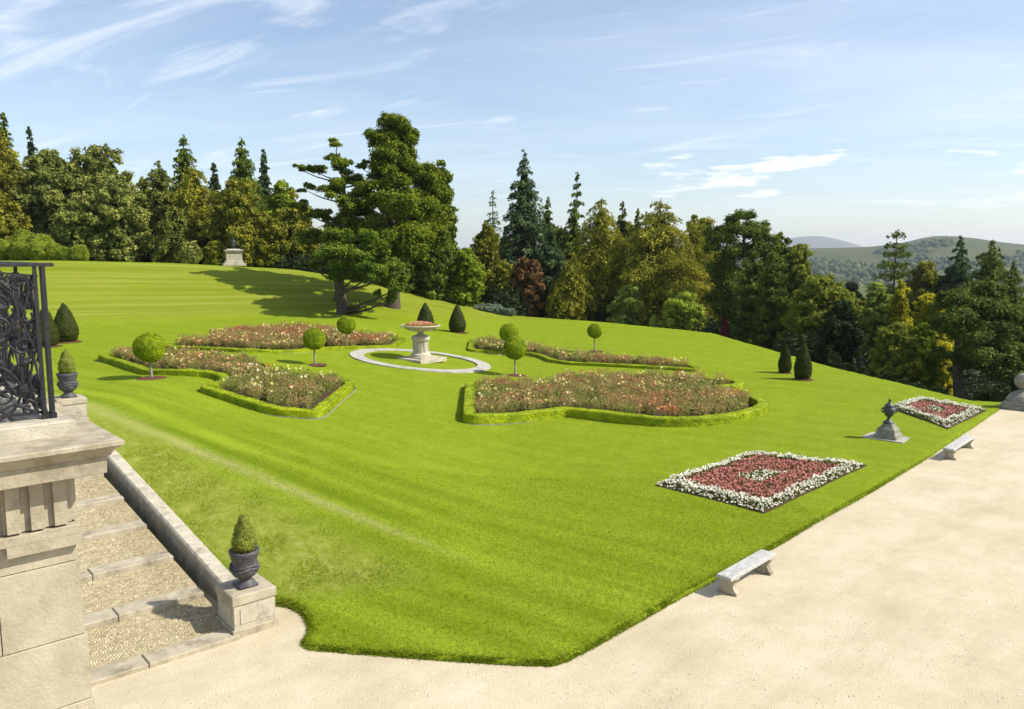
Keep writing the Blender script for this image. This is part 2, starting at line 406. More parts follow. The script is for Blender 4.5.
# ------------------------------------------------------------------ world
SUN_EL = R(43); SUN_AZ_VEC = np.array([math.cos(R(-7)), math.sin(R(-7))])      # horizontal direction towards the sun
w = bpy.data.worlds.new('World'); scene.world = w; w.use_nodes = True
nt = w.node_tree; nn = nt.nodes; nl = nt.links; nn.clear()
sky = N_(nn, 'ShaderNodeTexSky', sky_type='NISHITA'); sky.sun_disc = False
sky.sun_elevation = SUN_EL; sky.sun_rotation = math.atan2(SUN_AZ_VEC[0], SUN_AZ_VEC[1])
sky.altitude = 100; sky.air_density = 1.0; sky.dust_density = 1.0; sky.ozone_density = 2.3
tc = N_(nn, 'ShaderNodeTexCoord')
sx = N_(nn, 'ShaderNodeSeparateXYZ'); nl.new(tc.outputs['Generated'], sx.inputs[0])
def wm(op, a, b=None):
    q = N_(nn, 'ShaderNodeMath', operation=op)
    for i, v in enumerate((a, b)):
        if v is None: continue
        if isinstance(v, (int, float)): q.inputs[i].default_value = v
        else: nl.new(v, q.inputs[i])
    return q.outputs[0]
dz = wm('ADD', wm('MAXIMUM', sx.outputs[2], 0.0), .10)
cx = wm('DIVIDE', sx.outputs[0], dz); cy = wm('DIVIDE', sx.outputs[1], dz)
cv = N_(nn, 'ShaderNodeCombineXYZ'); nl.new(cx, cv.inputs[0]); nl.new(cy, cv.inputs[1])
def wnoise(rot, sc, scale, det, rough, dist, loc=(0, 0, 0)):
    mp = N_(nn, 'ShaderNodeMapping', vector_type='TEXTURE'); mp.inputs['Rotation'].default_value = (0, 0, rot); mp.inputs['Scale'].default_value = sc; mp.inputs['Location'].default_value = loc
    nl.new(cv.outputs[0], mp.inputs['Vector'])
    q = N_(nn, 'ShaderNodeTexNoise'); q.inputs['Scale'].default_value = scale; q.inputs['Detail'].default_value = det
    q.inputs['Roughness'].default_value = rough; q.inputs['Distortion'].default_value = dist
    nl.new(mp.outputs[0], q.inputs['Vector']); return q.outputs['Fac']
def wramp(f, a, b, top=1.0):
    r = ramp(nn, [(a, (0, 0, 0)), (b, (top, top, top))]); r.color_ramp.interpolation = 'EASE'; nl.new(f, r.inputs[0]); return r.outputs[0]
streak = wramp(wnoise(R(-30), (2.3, .75, 1), 1.9, 11, .64, 1.5, (2.2, 1.7, 0)), .45, .83, .72)
mask = wramp(wnoise(R(10), (1, 1, 1), .5, 3, .5, .3, (5.5, 2.0, 0)), .24, .50)
veil = wramp(wnoise(R(-15), (2.4, .9, 1), .6, 7, .62, .5, (1.3, 4.2, 0)), .34, .80, .38)
cir = wm('ADD', wm('MULTIPLY', wm('MAXIMUM', wm('MULTIPLY', streak, mask), veil), .90), .10)
# little low cumulus puffs near the horizon, in angular coordinates
mp = N_(nn, 'ShaderNodeMapping'); mp.inputs['Scale'].default_value = (7, 7, 34); mp.inputs['Location'].default_value = (.8, .3, 1.45); nl.new(tc.outputs['Generated'], mp.inputs['Vector'])
q = N_(nn, 'ShaderNodeTexNoise'); q.inputs['Scale'].default_value = 1.3; q.inputs['Detail'].default_value = 6; q.inputs['Roughness'].default_value = .55; nl.new(mp.outputs[0], q.inputs['Vector'])
puff = wramp(q.outputs['Fac'], .50, .62, .95)
band = wm('MULTIPLY', wramp(sx.outputs[2], .035, .07), wm('SUBTRACT', 1.0, wramp(sx.outputs[2], .11, .15)))
cl = wm('MAXIMUM', cir, wm('MULTIPLY', wm('MULTIPLY', puff, band), wramp(sx.outputs[0], .02, .25)))
# pale veil towards the horizon
mixc = N_(nn, 'ShaderNodeMix', data_type='RGBA'); nl.new(cl, mixc.inputs[0]); nl.new(sky.outputs[0], mixc.inputs[6]); mixc.inputs[7].default_value = (6.6, 6.85, 7.2, 1)
bg = N_(nn, 'ShaderNodeBackground'); bg.inputs['Strength'].default_value = .12
nl.new(mixc.outputs[2], bg.inputs['Color'])
wo = N_(nn, 'ShaderNodeOutputWorld'); nl.new(bg.outputs[0], wo.inputs[0])
sl = bpy.data.lights.new('sun', 'SUN'); sl.energy = 4.7; sl.angle = R(.5); sl.color = (1, .945, .84)
so = bpy.data.objects.new('sun', sl); COL.objects.link(so)
sd_ = Vector((SUN_AZ_VEC[0]*math.cos(SUN_EL), SUN_AZ_VEC[1]*math.cos(SUN_EL), math.sin(SUN_EL)))
so.rotation_euler = sd_.to_track_quat('Z', 'Y').to_euler(); so.location = (60, -10, 60)
scene.view_settings.view_transform = 'Standard'; scene.view_settings.look = 'None'
scene.view_settings.exposure = 0.52; scene.view_settings.gamma = 1

# ------------------------------------------------------------------ lawn
def axis(segs):
    out = [segs[0][0]]
    for a, b, s in segs:
        n = max(1, int(round((b-a)/s))); out += list(np.linspace(a, b, n+1)[1:])
    return np.array(out)
xs = axis([(-95, -50, 1.5), (-50, -13, .5), (-13, 12, .13), (12, 28, .22)])
ys = axis([(12, 30, .13), (30, 42, .2), (42, 75, .45), (75, 108, .7), (108, 150, 3)])
GX, GY = np.meshgrid(xs, ys)
P2 = np.stack([GX, GY], -1)
g0 = lambda px, py: tuple(gp(px, py, .03)[:2])
# outline of the turf where it meets the gravel (world points taken on the ground)
PED = gp(254, 622, 0.0)              # middle of the near pedestal
US = np.array([.7534, .6575]); VS = np.array([-.6575, .7534])
e2 = [g0(276, 603), g0(291, 606), g0(302, 613), g0(308, 622), g0(309, 632), g0(303, 641), g0(304, 645), g0(312, 648.5), g0(380, 654), g0(450, 659), g0(520, 663), g0(552, 664), g0(566, 660), g0(600, 643), g0(680, 597), g0(770, 549)]
rt = [g0(870, 492), g0(930, 457), (24.9, 39.9), (27.0, 41.0)]
topstep = PED[:2]+VS*16
lawn_poly = e2+rt+[(29, 150), (-95, 150), (-95, 60), tuple(topstep-US*12), tuple(topstep), tuple(PED[:2]+US*.30+VS*.5)]
sd = sdist(P2, lawn_poly)
sdn = sd + ((vn2(GX, GY, 2.2)-.5)*.10 + (vn2(GX, GY, 7.)-.5)*.05)*np.interp(GY, [17, 24], [1, .35])
Zg = ground(GX, GY)
lump = (vn2(GX, GY, .5)-.5)*.05 + (vn2(GX, GY, .12, 9)-.5)*.10
nb = near_bank(GX, GY); zl = lawn_plane(GX)
rough = sstep(.04, .25, zl-nb)*(GY < 45)*sstep(0, .12, nb)
lump += rough*(vn2(GX, GY, 1.6, 3)-.5)*.10
Zl = Zg + np.clip(sdn*1.2, -.35, .075) + lump*sstep(0, .8, sd)
r_, b_ = far_rise(GX, GY)
eout = sdist(P2, EPOLY)
Zl = np.where(eout > 1.2, Zl-.6, Zl)
ny, nx = GX.shape
idx = np.arange(nx*ny).reshape(ny, nx)
q = np.stack([idx[:-1, :-1], idx[:-1, 1:], idx[1:, 1:], idx[1:, :-1]], -1).reshape(-1, 4)
keep = (sd.ravel()[q] > -.5).all(1) & (eout.ravel()[q] < 2.5).all(1)
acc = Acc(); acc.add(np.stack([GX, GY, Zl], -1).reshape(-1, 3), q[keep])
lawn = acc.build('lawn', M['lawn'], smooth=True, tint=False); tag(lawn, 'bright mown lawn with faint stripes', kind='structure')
def vattr(o, name, a):
    t = o.data.attributes.new(name, 'FLOAT', 'POINT'); t.data.foreach_set('value', np.asarray(a, np.float32).ravel())
_dl = (_A-_B)[:2]; _dl = _dl/np.linalg.norm(_dl)
cl_d = (GX-_B[0])*_dl[1]-(GY-_B[1])*_dl[0]; cl_t = (GX-_B[0])*_dl[0]+(GY-_B[1])*_dl[1]   # across / along the crest of the bank
cl_d = cl_d if True else 0
wv = .16+.012*np.clip(cl_t, 0, 20)
cr = np.exp(-((cl_d+(vn2(GX, GY, .8)-.5)*.12)/wv)**2)*sstep(-2.5, 3, cl_t)*(GY < 42)
br = np.exp(-((b_+.3)/.6)**2)*.0
bank_m = sstep(-.3, .8, b_)*(1-sstep(16, 18.5, b_))*sstep(.3, 1.6, r_+.8)*(r_ > .02)
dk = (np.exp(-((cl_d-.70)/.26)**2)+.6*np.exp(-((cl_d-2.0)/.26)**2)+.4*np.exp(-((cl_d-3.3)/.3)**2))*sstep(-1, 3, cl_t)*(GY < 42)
vattr(lawn, 'dark', dk); vattr(lawn, 'soil', (1-sstep(.0, .045, sdn))*.55*np.interp(GY, [18, 26], [1, .3])); vattr(lawn, 'dry', np.clip(cr*1.0+br, 0, 1)); vattr(lawn, 'rough', rough); vattr(lawn, 'bank', np.clip(bank_m, 0, 1)*.85)  # soil also paints the shade line of the cut edge
vattr(lawn, 'stripe', (1-rough)*(.70*np.exp(-(np.clip(cl_d, 0, None)/4.5)**2)*(GY < 45)+.20)+.05)

# short blades roughening the near turf and its cut edge
n = 150000
X = rng.uniform(-13, 9, n*2); Y = rng.uniform(14.5, 27, n*2)
P = np.stack([X, Y], -1); s_ = sdist(P, lawn_poly); nbk = near_bank(X, Y); zll = lawn_plane(X)
ok = (s_ > .0) & (rng.random(n*2) < np.clip(1.3-(Y-14)/16, .1, 1)*np.where(s_ < .25, 1.0, .55)); ok &= (X/Y > -.62)
X, Y, s_ = X[ok][:n], Y[ok][:n], s_[ok][:n]
Z = ground(X, Y)+np.clip(s_*1.2, -.1, .075)+((vn2(X, Y, .5)-.5)*.05+(vn2(X, Y, .12, 9)-.5)*.10)*sstep(0, .8, s_)
hgt = rng.uniform(.02, .05, len(X))
ang = rng.uniform(0, 6.28, len(X)); lean = rng.normal(0, .03, (len(X), 2))
dx = np.cos(ang)*.008; dy = np.sin(ang)*.008
EB = np.array([p for p in e2+rt]); seg = rng.integers(0, len(EB)-1, 60000); L_ = np.linalg.norm(EB[1:]-EB[:-1], axis=1); seg = rng.choice(len(L_), 60000, p=L_/L_.sum()); tq = rng.random((60000, 1))
E_ = EB[seg]*(1-tq)+EB[seg+1]*tq+rng.normal(0, .045, (60000, 2)); se = sdist(E_, lawn_poly); ok = (se > -.03) & (rng.random(60000) < np.clip(1.5-E_[:, 1]/22, .05, 1)); E_ = E_[ok]; se = se[ok]
X = np.concatenate([X, E_[:, 0]]); Y = np.concatenate([Y, E_[:, 1]]); Z = np.concatenate([Z, ground(E_[:, 0], E_[:, 1])+np.clip(se*1.2, .0, .075)])
k = len(E_); hgt = np.concatenate([hgt, rng.uniform(.02, .05, k)]); lean = np.vstack([lean, rng.normal(0, .04, (k, 2))]); a_e = rng.uniform(0, 6.28, k); dx = np.concatenate([dx, np.cos(a_e)*.011]); dy = np.concatenate([dy, np.sin(a_e)*.011])
V = np.stack([np.stack([X-dx, Y-dy, Z-.015], -1), np.stack([X+dx, Y+dy, Z-.015], -1), np.stack([X+lean[:, 0], Y+lean[:, 1], Z+hgt], -1)], 1).reshape(-1, 3)
FOL['blade'] = foliage('grass_blades', [(0, (.11, .165, .003)), (.5, (.175, .24, .006)), (1, (.28, .33, .03))], .3, .6, .1)
acc = Acc(); acc.add(V, np.arange(len(V)).reshape(-1, 3), rng.random(len(X)))
tag(acc.build('grass', FOL['blade']), 'short green turf blades at the near lawn edge', 'grass', kind='stuff')

# ------------------------------------------------------------------ gravel terrace
U = np.array([math.cos(R(45.5)), math.sin(R(45.5))]); Vv = np.array([-U[1], U[0]])
acc = Acc()
us = np.linspace(-40, 48.0, 177); vs = np.linspace(-45, 18, 127)
UU, VV = np.meshgrid(us, vs)
gx = UU*U[0]+VV*Vv[0]; gy = UU*U[1]+VV*Vv[1]
gz = (vn2(gx, gy, .35)-.5)*.03
idx = np.arange(gx.size).reshape(gx.shape)
q = np.stack([idx[:-1, :-1], idx[:-1, 1:], idx[1:, 1:], idx[1:, :-1]], -1).reshape(-1, 4)
cxy = np.stack([gx, gy], -1).reshape(-1, 2)
ok = (sdist(cxy, lawn_poly)[q] < 1.2).all(1) & (cxy[q][:, :, 1] < 43.5).all(1)
acc.add(np.stack([gx, gy, gz], -1).reshape(-1, 3), q[ok])
tag(acc.build('gravel_terrace', M['gravel'], smooth=True, tint=False), 'wide pale gravel walk', kind='structure')

# loose stones and bits on the gravel
acc = Acc(); nst = 1500
px_ = rng.uniform(90, 1024, nst); py_ = rng.uniform(430, 709, nst)
for a, b in zip(px_, py_):
    p = gp(a, b, 0)
    if sdist(p[None, :2], lawn_poly)[0] > -.05 or rng.random() > 40/p[1]**1.25: continue
    acc.add(ICO1[0]*np.array([rng.uniform(.01, .024), rng.uniform(.01, .024), rng.uniform(.006, .013)])+[p[0], p[1], (vn2(p[0:1], p[1:2], .35)[0]-.5)*.03+.004], ICO1[1], rng.uniform(.38, .85))
pm = foliage('pebble', [(0, (.30, .25, .18)), (.5, (.55, .49, .38)), (1, (.72, .68, .6))], 0.0, .9, .2)
tag(acc.build('loose_pebbles', pm), 'loose pebbles scattered over the gravel walk', 'pebbles', kind='stuff')

# ------------------------------------------------------------------ wood floor and far country
def crest(px):
    return np.interp(px, [-400, 500, 700, 760, 800, 840, 870, 900, 920, 935, 950, 975, 1000, 1030, 1100, 1300],
                         [249, 249, 247, 247.5, 248, 247.5, 246.5, 243, 238.5, 236, 236, 238.5, 242, 245, 248, 249])
def country(x, y):
    d = np.hypot(x, y); D = np.maximum(y, 1)
    pxx = W_/2+F*x/D*1.008
    zt = CH+(254-crest(pxx))/F*3000.*1.0
    near = ground(x, y)
    t = sstep(110, 900, d); low = -62.
    z = near*(1-t)+low*t
    h = sstep(900, 3000, D)*(1-sstep(3000, 5200, D))
    z = z + h*(zt-low) + h*(1-h)*40*(vnoise(np.stack([x, y, x*0], -1), 1/600.)-.5)
    # left: high ground behind the bank wood
    lft = sstep(-10, -60, x)*(1-sstep(200, 600, d))
    return z
rr = np.concatenate([np.arange(2, 60, 3.), np.arange(60, 140, 3.), np.geomspace(140, 6000, 90)])
aa = np.radians(np.concatenate([np.arange(-180, -42, 6.), np.arange(-42, 42.1, .6), np.arange(48, 181, 6.)]))
RR, AA = np.meshgrid(rr, aa, indexing='ij')
bx_, by_ = RR*np.sin(AA), RR*np.cos(AA)
bz = country(bx_, by_)
PP = np.stack([bx_, by_], -1)
inl = (sdist(PP, lawn_poly) > 0) & (sdist(PP, EPOLY) < 2.0) & (RR < 160)
bz = bz-.45*(RR < 160)-.5*inl
bz = np.where((RR < 70) & (sdist(PP, EPOLY) < 0), np.minimum(bz, -.45), bz)
bz = np.where(inl & (RR < 160), ground(bx_, by_)-1.2, bz)
behind = by_ < 12
bz = np.where(behind, -.6 - .0*RR, bz)
idx = np.arange(bz.size).reshape(bz.shape)
q = np.stack([idx[:-1, :-1], idx[:-1, 1:], idx[1:, 1:], idx[1:, :-1]], -1).reshape(-1, 4)
m, nt, n, l = newmat('country_ground')
tc = N_(n, 'ShaderNodeTexCoord')
def cn(s, d=5, r=.6, vec=None):
    k = N_(n, 'ShaderNodeTexNoise'); k.inputs['Scale'].default_value = s; k.inputs['Detail'].default_value = d; k.inputs['Roughness'].default_value = r
    l.new(vec or tc.outputs['Object'], k.inputs['Vector']); return k.outputs['Fac']
r1 = ramp(n, [(.35, (.040, .060, .016)), (.5, (.062, .076, .024)), (.65, (.10, .098, .042))]); l.new(cn(.004, 9, .7), r1.inputs[0])
vo = N_(n, 'ShaderNodeTexVoronoi'); vo.inputs['Scale'].default_value = .0045; l.new(tc.outputs['Object'], vo.inputs['Vector'])
hs = N_(n, 'ShaderNodeSeparateColor'); l.new(vo.outputs['Color'], hs.inputs[0])
rf = ramp(n, [(0, (.07, .10, .028)), (.45, (.10, .13, .036)), (.8, (.19, .22, .06)), (1, (.20, .19, .08))], 'CONSTANT'); l.new(hs.outputs[0], rf.inputs[0])
so_ = N_(n, 'ShaderNodeSeparateXYZ'); l.new(tc.outputs['Object'], so_.inputs[0])
hm = N_(n, 'ShaderNodeMapRange'); hm.inputs['From Min'].default_value = -58; hm.inputs['From Max'].default_value = -25; hm.inputs['To Min'].default_value = 1; hm.inputs['To Max'].default_value = 0
l.new(so_.outputs[2], hm.inputs[0])
mx = N_(n, 'ShaderNodeMix', data_type='RGBA'); l.new(hm.outputs[0], mx.inputs[0]); l.new(r1.outputs[0], mx.inputs[6]); l.new(rf.outputs[0], mx.inputs[7])
# wood floor near the garden
ln = N_(n, 'ShaderNodeVectorMath', operation='LENGTH'); l.new(tc.outputs['Object'], ln.inputs[0])
nm = N_(n, 'ShaderNodeMapRange'); nm.inputs['From Min'].default_value = 160; nm.inputs['From Max'].default_value = 260; nm.inputs['To Min'].default_value = 1; nm.inputs['To Max'].default_value = 0
l.new(ln.outputs['Value'], nm.inputs[0])
rw = ramp(n, [(.35, (.030, .028, .012)), (.65, (.075, .085, .025))]); l.new(cn(.4, 6, .7), rw.inputs[0])
mx2 = N_(n, 'ShaderNodeMix', data_type='RGBA'); l.new(nm.outputs[0], mx2.inputs[0]); l.new(mx.outputs[2], mx2.inputs[6]); l.new(rw.outputs[0], mx2.inputs[7])
p = N_(n, 'ShaderNodeBsdfPrincipled'); p.inputs['Roughness'].default_value = .95; p.inputs['Specular IOR Level'].default_value = .05
l.new(mx2.outputs[2], p.inputs['Base Color'])
o = N_(n, 'ShaderNodeOutputMaterial'); l.new(p.outputs[0], o.inputs[0])
M['country'] = m
acc = Acc(); acc.add(np.stack([bx_, by_, bz], -1).reshape(-1, 3), q[:, ::-1])
# hole in the middle closed by a disc
tag(acc.build('hillside', M['country'], smooth=True, tint=False), 'wood floor, valley fields and heather hill beyond', kind='structure')
# far blue mountain
M['moor'] = surf('far_moor', (.10, .10, .085), (.16, .15, .13), .002, .95, 0, 1)
xs2 = np.linspace(512+130, 512+420, 120); acc = Acc(); rows = []
for k, yy in enumerate(np.linspace(6200, 9500, 22)):
    t = k/21; pr = math.sin(math.pi*min(1, t*1.0))
    top = np.interp(xs2, [640, 700, 745, 770, 790, 800, 808, 816, 826, 835, 860, 900, 932], [254, 251, 248, 244, 238.5, 236.3, 236.0, 238, 242, 245.5, 249, 252, 255])
    zt = CH+(254-top)/F*7850*1.0
    x = (xs2-512)/F*7850
    rows.append(np.stack([x, np.full_like(x, yy), -70+(zt+70)*pr + (vnoise(np.stack([x, x*0+yy, x*0], -1), 1/500.)-.5)*60*pr*(1-pr)], -1))
V = np.stack(rows); idx = np.arange(V.shape[0]*V.shape[1]).reshape(V.shape[:2])
q = np.stack([idx[:-1, :-1], idx[:-1, 1:], idx[1:, 1:], idx[1:, :-1]], -1).reshape(-1, 4)
acc.add(V.reshape(-1, 3), q)
tag(acc.build('distant_mountain', M['moor'], smooth=True, tint=False), 'far blue mountain', kind='structure')

# ------------------------------------------------------------------ box hedges and rose beds
def resample(P, step, smooth=2):
    P = np.asarray(P, float)
    for _ in range(smooth):
        Q = []
        n = len(P)
        for i in range(n):
            a, b = P[i], P[(i+1) % n]; L = np.linalg.norm(b-a); c = min(.25, .22/max(L, .01))
            Q += [a+(b-a)*c, b-(b-a)*c]
        P = np.array(Q)
    L = np.linalg.norm(np.roll(P, -1, 0)-P, axis=1); S = np.concatenate([[0], np.cumsum(L)]); tot = S[-1]
    n = int(tot/step); t = np.arange(n)*tot/n
    PP = np.vstack([P, P[:1]])
    return np.stack([np.interp(t, S, PP[:, 0]), np.interp(t, S, PP[:, 1])], -1)
def hedge(pix, label, hh=.52, wd=.56):
    pts = np.array([ongr_h(a, b, hh)[:2] for a, b in pix])
    C = resample(pts, .13)
    T = np.roll(C, -1, 0)-np.roll(C, 1, 0); T /= np.linalg.norm(T, axis=1)[:, None]
    Nn = np.stack([T[:, 1], -T[:, 0]], -1)
    g = ground(C[:, 0], C[:, 1])
    cs = [(-.5, -.08), (-.52, .1), (-.51, .3), (-.50, .5), (-.5, .7), (-.49, .88), (-.42, .98), (-.25, 1.0), (0, 1.01), (.25, 1.0), (.42, .98), (.49, .88), (.5, .7), (.50, .5), (.51, .3), (.52, .1), (.5, -.08)]
    m = len(cs); n = len(C)
    V = np.zeros((n, m, 3))
    for j, (a, h) in enumerate(cs):
        V[:, j, 0] = C[:, 0]+Nn[:, 0]*a*wd; V[:, j, 1] = C[:, 1]+Nn[:, 1]*a*wd
        V[:, j, 2] = g+h*hh
    cen = np.stack([C[:, 0], C[:, 1], g+hh*.5], -1)[:, None]
    D = V-cen; D /= np.linalg.norm(D, axis=2)[:, :, None]
    V = V+D*((vnoise(V, 4)-.5)*.035+(vnoise(V, 12, 5)-.5)*.025+(vnoise(V, .9, 2)-.5)*.05)[..., None]
    idx = np.arange(n*m).reshape(n, m); ii = np.roll(idx, -1, 0)
    q = np.stack([idx[:, :-1], ii[:, :-1], ii[:, 1:], idx[:, 1:]], -1).reshape(-1, 4)
    base = V.reshape(-1, 3)[idx[0, 0]].copy(); org = np.array([pts[:, 0].mean(), pts[:, 1].mean(), 0])
    org[2] = gh(*org[:2])
    acc = Acc(); Vf = V.reshape(-1, 3)-org
    fc = Vf[q].mean(1)
    acc.add(Vf, q, .30+.5*vnoise(fc+org, 3.)+rng.uniform(-.1, .1, len(q)))
    # clipped leaf tips
    k = int(len(q)*5.5); sel = rng.integers(0, len(q), k); a, b = rng.random((2, k, 1))
    A = Vf[q[sel]]; Pq = A[:, 0]*(1-a)*(1-b)+A[:, 1]*a*(1-b)+A[:, 2]*a*b+A[:, 3]*(1-a)*b
    Nq = np.cross(A[:, 1]-A[:, 0], A[:, 3]-A[:, 0]); Nq /= np.linalg.norm(Nq, axis=1)[:, None]+1e-9
    out = Pq-(Vf[q[sel]].mean(1)*0); sgn = np.sign(((Nq)*(D.reshape(-1, 3)[q[sel][:, 0]])).sum(1))[:, None]; Nq *= sgn
    Pq = Pq+Nq*rng.uniform(-.005, .014, (k, 1))
    acc.leaves(Pq, Nq*1.5+dirs(k)*.20, .028, np.clip(.02+.45*vnoise(Pq+org, 3.)+.35*vnoise(Pq+org, 11.)+rng.uniform(-.28, .35, k), 0, 1))
    o = acc.build('box_hedge', FOL['box']); o.location = org
    tag(o, label, 'hedge', 'clipped box hedges around the rose beds')
    # sunk stone edging just outside the hedge foot
    e = Acc(); rr_ = []; D_ = D
    area = .5*np.sum(C[:, 0]*np.roll(C[:, 1], -1)-np.roll(C[:, 0], -1)*C[:, 1]); sg = 1 if area > 0 else -1
    for a, zz in ((.33, .0), (.33, .058), (.36, .058), (.36, -.0)):
        x = C[:, 0]+Nn[:, 0]*sg*a; y = C[:, 1]+Nn[:, 1]*sg*a; rr_.append(np.stack([x, y, g+zz], -1))
    E = np.stack(rr_, 1); idx = np.arange(n*4).reshape(n, 4); ii = np.roll(idx, -1, 0)
    q = np.stack([idx[:, :-1], ii[:, :-1], ii[:, 1:], idx[:, 1:]], -1).reshape(-1, 4)
    e.add(E.reshape(-1, 3), q); tag(e.build('stone_edging', M['stone_weather'], tint=False), kind='structure')
    return C
ROSELEAF = foliage('rose_leaves', [(0, (.13, .17, .030)), (.3, (.24, .27, .06)), (.5, (.37, .32, .12)), (.75, (.38, .22, .10)), (1, (.36, .15, .07))], .4)
def flowers_mat(name, stops): return foliage(name, stops, .25, .5, .2)
BLOOM = flowers_mat('rose_petals', [(0, (.62, .05, .04)), (.12, (.62, .05, .04)), (.13, (.75, .36, .17)), (.45, (.80, .52, .26)), (.46, (.78, .66, .18)), (.8, (.82, .74, .36)), (1, (.85, .74, .55))])
BLOOM.node_tree.nodes['Color Ramp'].color_ramp.interpolation = 'LINEAR'
def roses(C, seed, label, hh=(.50, .95), warm=.5, yel=lambda P: .5, dens=5.2):
    poly = [tuple(c) for c in C[::3]]
    x0, y0 = C.min(0); x1, y1 = C.max(0)
    nb_ = int((x1-x0)*(y1-y0)*dens)
    X = rng.uniform(x0, x1, nb_); Y = rng.uniform(y0, y1, nb_); P = np.stack([X, Y], -1)
    s = sdist(P, poly); ok = s > .52; X, Y = X[ok], Y[ok]
    g = ground(X, Y); n = len(X)
    org = np.array([x0/2+x1/2, y0/2+y1/2, 0])
    kind = vn2(X, Y, .55, seed)*.65+rng.random(n)*.35       # colour drifts of one variety
    ht = hh[0]+(hh[1]-hh[0])*(.35*vn2(X, Y, .4, seed+4)+.75*rng.random(n)**1.4)
    acc = Acc(); stems = Acc(); bl = Acc()
    K = 110
    ids = np.repeat(np.arange(n), K); k = len(ids)
    # each bush: upright canes spraying from its foot
    can = rng.integers(0, 6, k); ca = (can*1.047+np.repeat(rng.random(n)*6.28, K)); t = rng.random(k)**.65
    sp = (.26*t+.02)*rng.uniform(.7, 1.2, k)
    Px = X[ids]+np.cos(ca)*sp+rng.normal(0, .05, k); Py = Y[ids]+np.sin(ca)*sp+rng.normal(0, .05, k)
    Pz = g[ids]+.08+(ht[ids]-.08)*t*rng.uniform(.8, 1.08, k)
    Pl = np.stack([Px, Py, Pz], -1)-org
    bt = rng.uniform(-.22, .22, n); red = np.clip(.06+.66*t*(kind[ids]*warm*2)+bt[ids]+rng.uniform(-.12, .30, k), 0, 1)
    acc.leaves(Pl, dirs(k)*.8+[0.15, -.15, .5], .050, red, .6)
    # blooms
    nbm = 5; ids = np.repeat(np.arange(n), nbm); k = len(ids)
    clus = vn2(X, Y, 1.3, seed+9); pr = rng.random(k) < np.clip(.30-.45*kind[ids]+2.2*(clus[ids]-.54), .06, 1)
    yl = yel(np.stack([X, Y], -1)); yl = np.zeros(n)+yl
    ids = ids[pr]; k = len(ids)
    Pb = np.stack([X[ids]+rng.normal(0, .16, k), Y[ids]+rng.normal(0, .16, k), g[ids]+ht[ids]*rng.uniform(.75, 1.08, k)], -1)-org
    isred = (rng.random(k) < .05+.08*(kind[ids] > .6)); tn = np.where(isred, .05, np.clip(.45*(1-yl[ids])+yl[ids]*.75+rng.uniform(-.2, .3, k), .30, 1))
    tn = np.where(~isred & (kind[ids] > .62), rng.uniform(.14, .4, k), tn)
    for rep in range(3):
        bl.leaves(Pb+rng.normal(0, .018, Pb.shape), dirs(k)*.7+[.2, -.2, .7], .058, tn, .9)
    tag(acc.build('rose_bushes', ROSELEAF), label, 'rose bushes', kind='stuff').location = org
    tag(bl.build('rose_blooms', BLOOM), label.replace('rose bushes', 'rose blooms'), 'roses', kind='stuff').location = org
    # dark soil under them
    sgx, sgy = np.meshgrid(np.arange(x0, x1+.4, .4), np.arange(y0, y1+.4, .4)); ii = np.arange(sgx.size).reshape(sgx.shape)
    q = np.stack([ii[:-1, :-1], ii[:-1, 1:], ii[1:, 1:], ii[1:, :-1]], -1).reshape(-1, 4)
    ok = sdist(np.stack([sgx, sgy], -1), poly).ravel()[q].min(1) > -.12
    a2 = Acc(); a2.add(np.stack([sgx, sgy, ground(sgx, sgy)+.12], -1).reshape(-1, 3), q[ok]); tag(a2.build('soil', M['soil'], tint=False), kind='structure')

bedA = [(101, 354.3), (125, 361.6), (148, 369.2), (166, 369), (188.7, 369.4), (205.7, 370.8), (219.8, 373.3), (226.5, 376.8), (223.3, 380.7), (212.7, 383.5), (203, 385.5), (230, 393.3), (253, 400.5), (276.4, 407.3), (316, 410.4), (350.5, 382), (332.8, 376), (313, 374.8), (285, 373.5), (262, 369.6), (271, 366.5), (267, 362.6), (248, 359.2), (225, 356), (180, 352.5), (140, 351.5), (117, 352.2)]
bedB = [(170, 345.8), (190, 346.2), (212, 347), (242, 349), (276, 350), (299.6, 349.4), (306, 348), (331, 346.5), (361, 346), (392.6, 345), (403.6, 337.5), (385, 336.5), (358, 335), (335, 330.5), (290, 328), (240, 331), (215, 333.5), (205, 336.5), (207, 339.5), (196, 342), (172, 342)]
bedC = [(472, 339.4), (470.5, 348.6), (490, 350.4), (505, 351), (531, 352.4), (543, 355), (551, 359), (572, 362), (600, 363), (648.6, 365.6), (699, 368.7), (691, 364.5), (665, 361.5), (640, 359), (600, 356), (567, 353.5), (548, 349), (530, 345.5), (505, 342.), (490, 340)]
bedD = [(470, 382.), (469, 413.8), (503, 413.6), (566, 407.3), (600, 410.8), (630, 414.5), (661.5, 417.3), (696.7, 417), (726.5, 414), (749, 410), (761.7, 405), (763.5, 401), (756, 397), (741, 393.2), (718, 389), (714, 385.5), (738, 384), (739, 381), (728, 378.6), (700, 377), (660, 375), (610, 374), (556, 376), (548, 381), (520, 383), (497, 380)]
CA = hedge(bedA, 'clipped box hedge of the nearest left rose bed, curving round a ball tree', .36, .5)
CB = hedge(bedB, 'clipped box hedge of the far left rose bed below the grass bank', .28, .5)
CC = hedge(bedC, 'long narrow box hedge of the far right rose bed beyond the stone ring', .28, .5)
CD = hedge(bedD, 'clipped box hedge with a rounded end round the large red rose bed right of centre', .48, .56)
roses(CA, 1, 'yellow and brownish rose bushes filling the nearest left box hedge', warm=.45, yel=lambda P: 1.0)
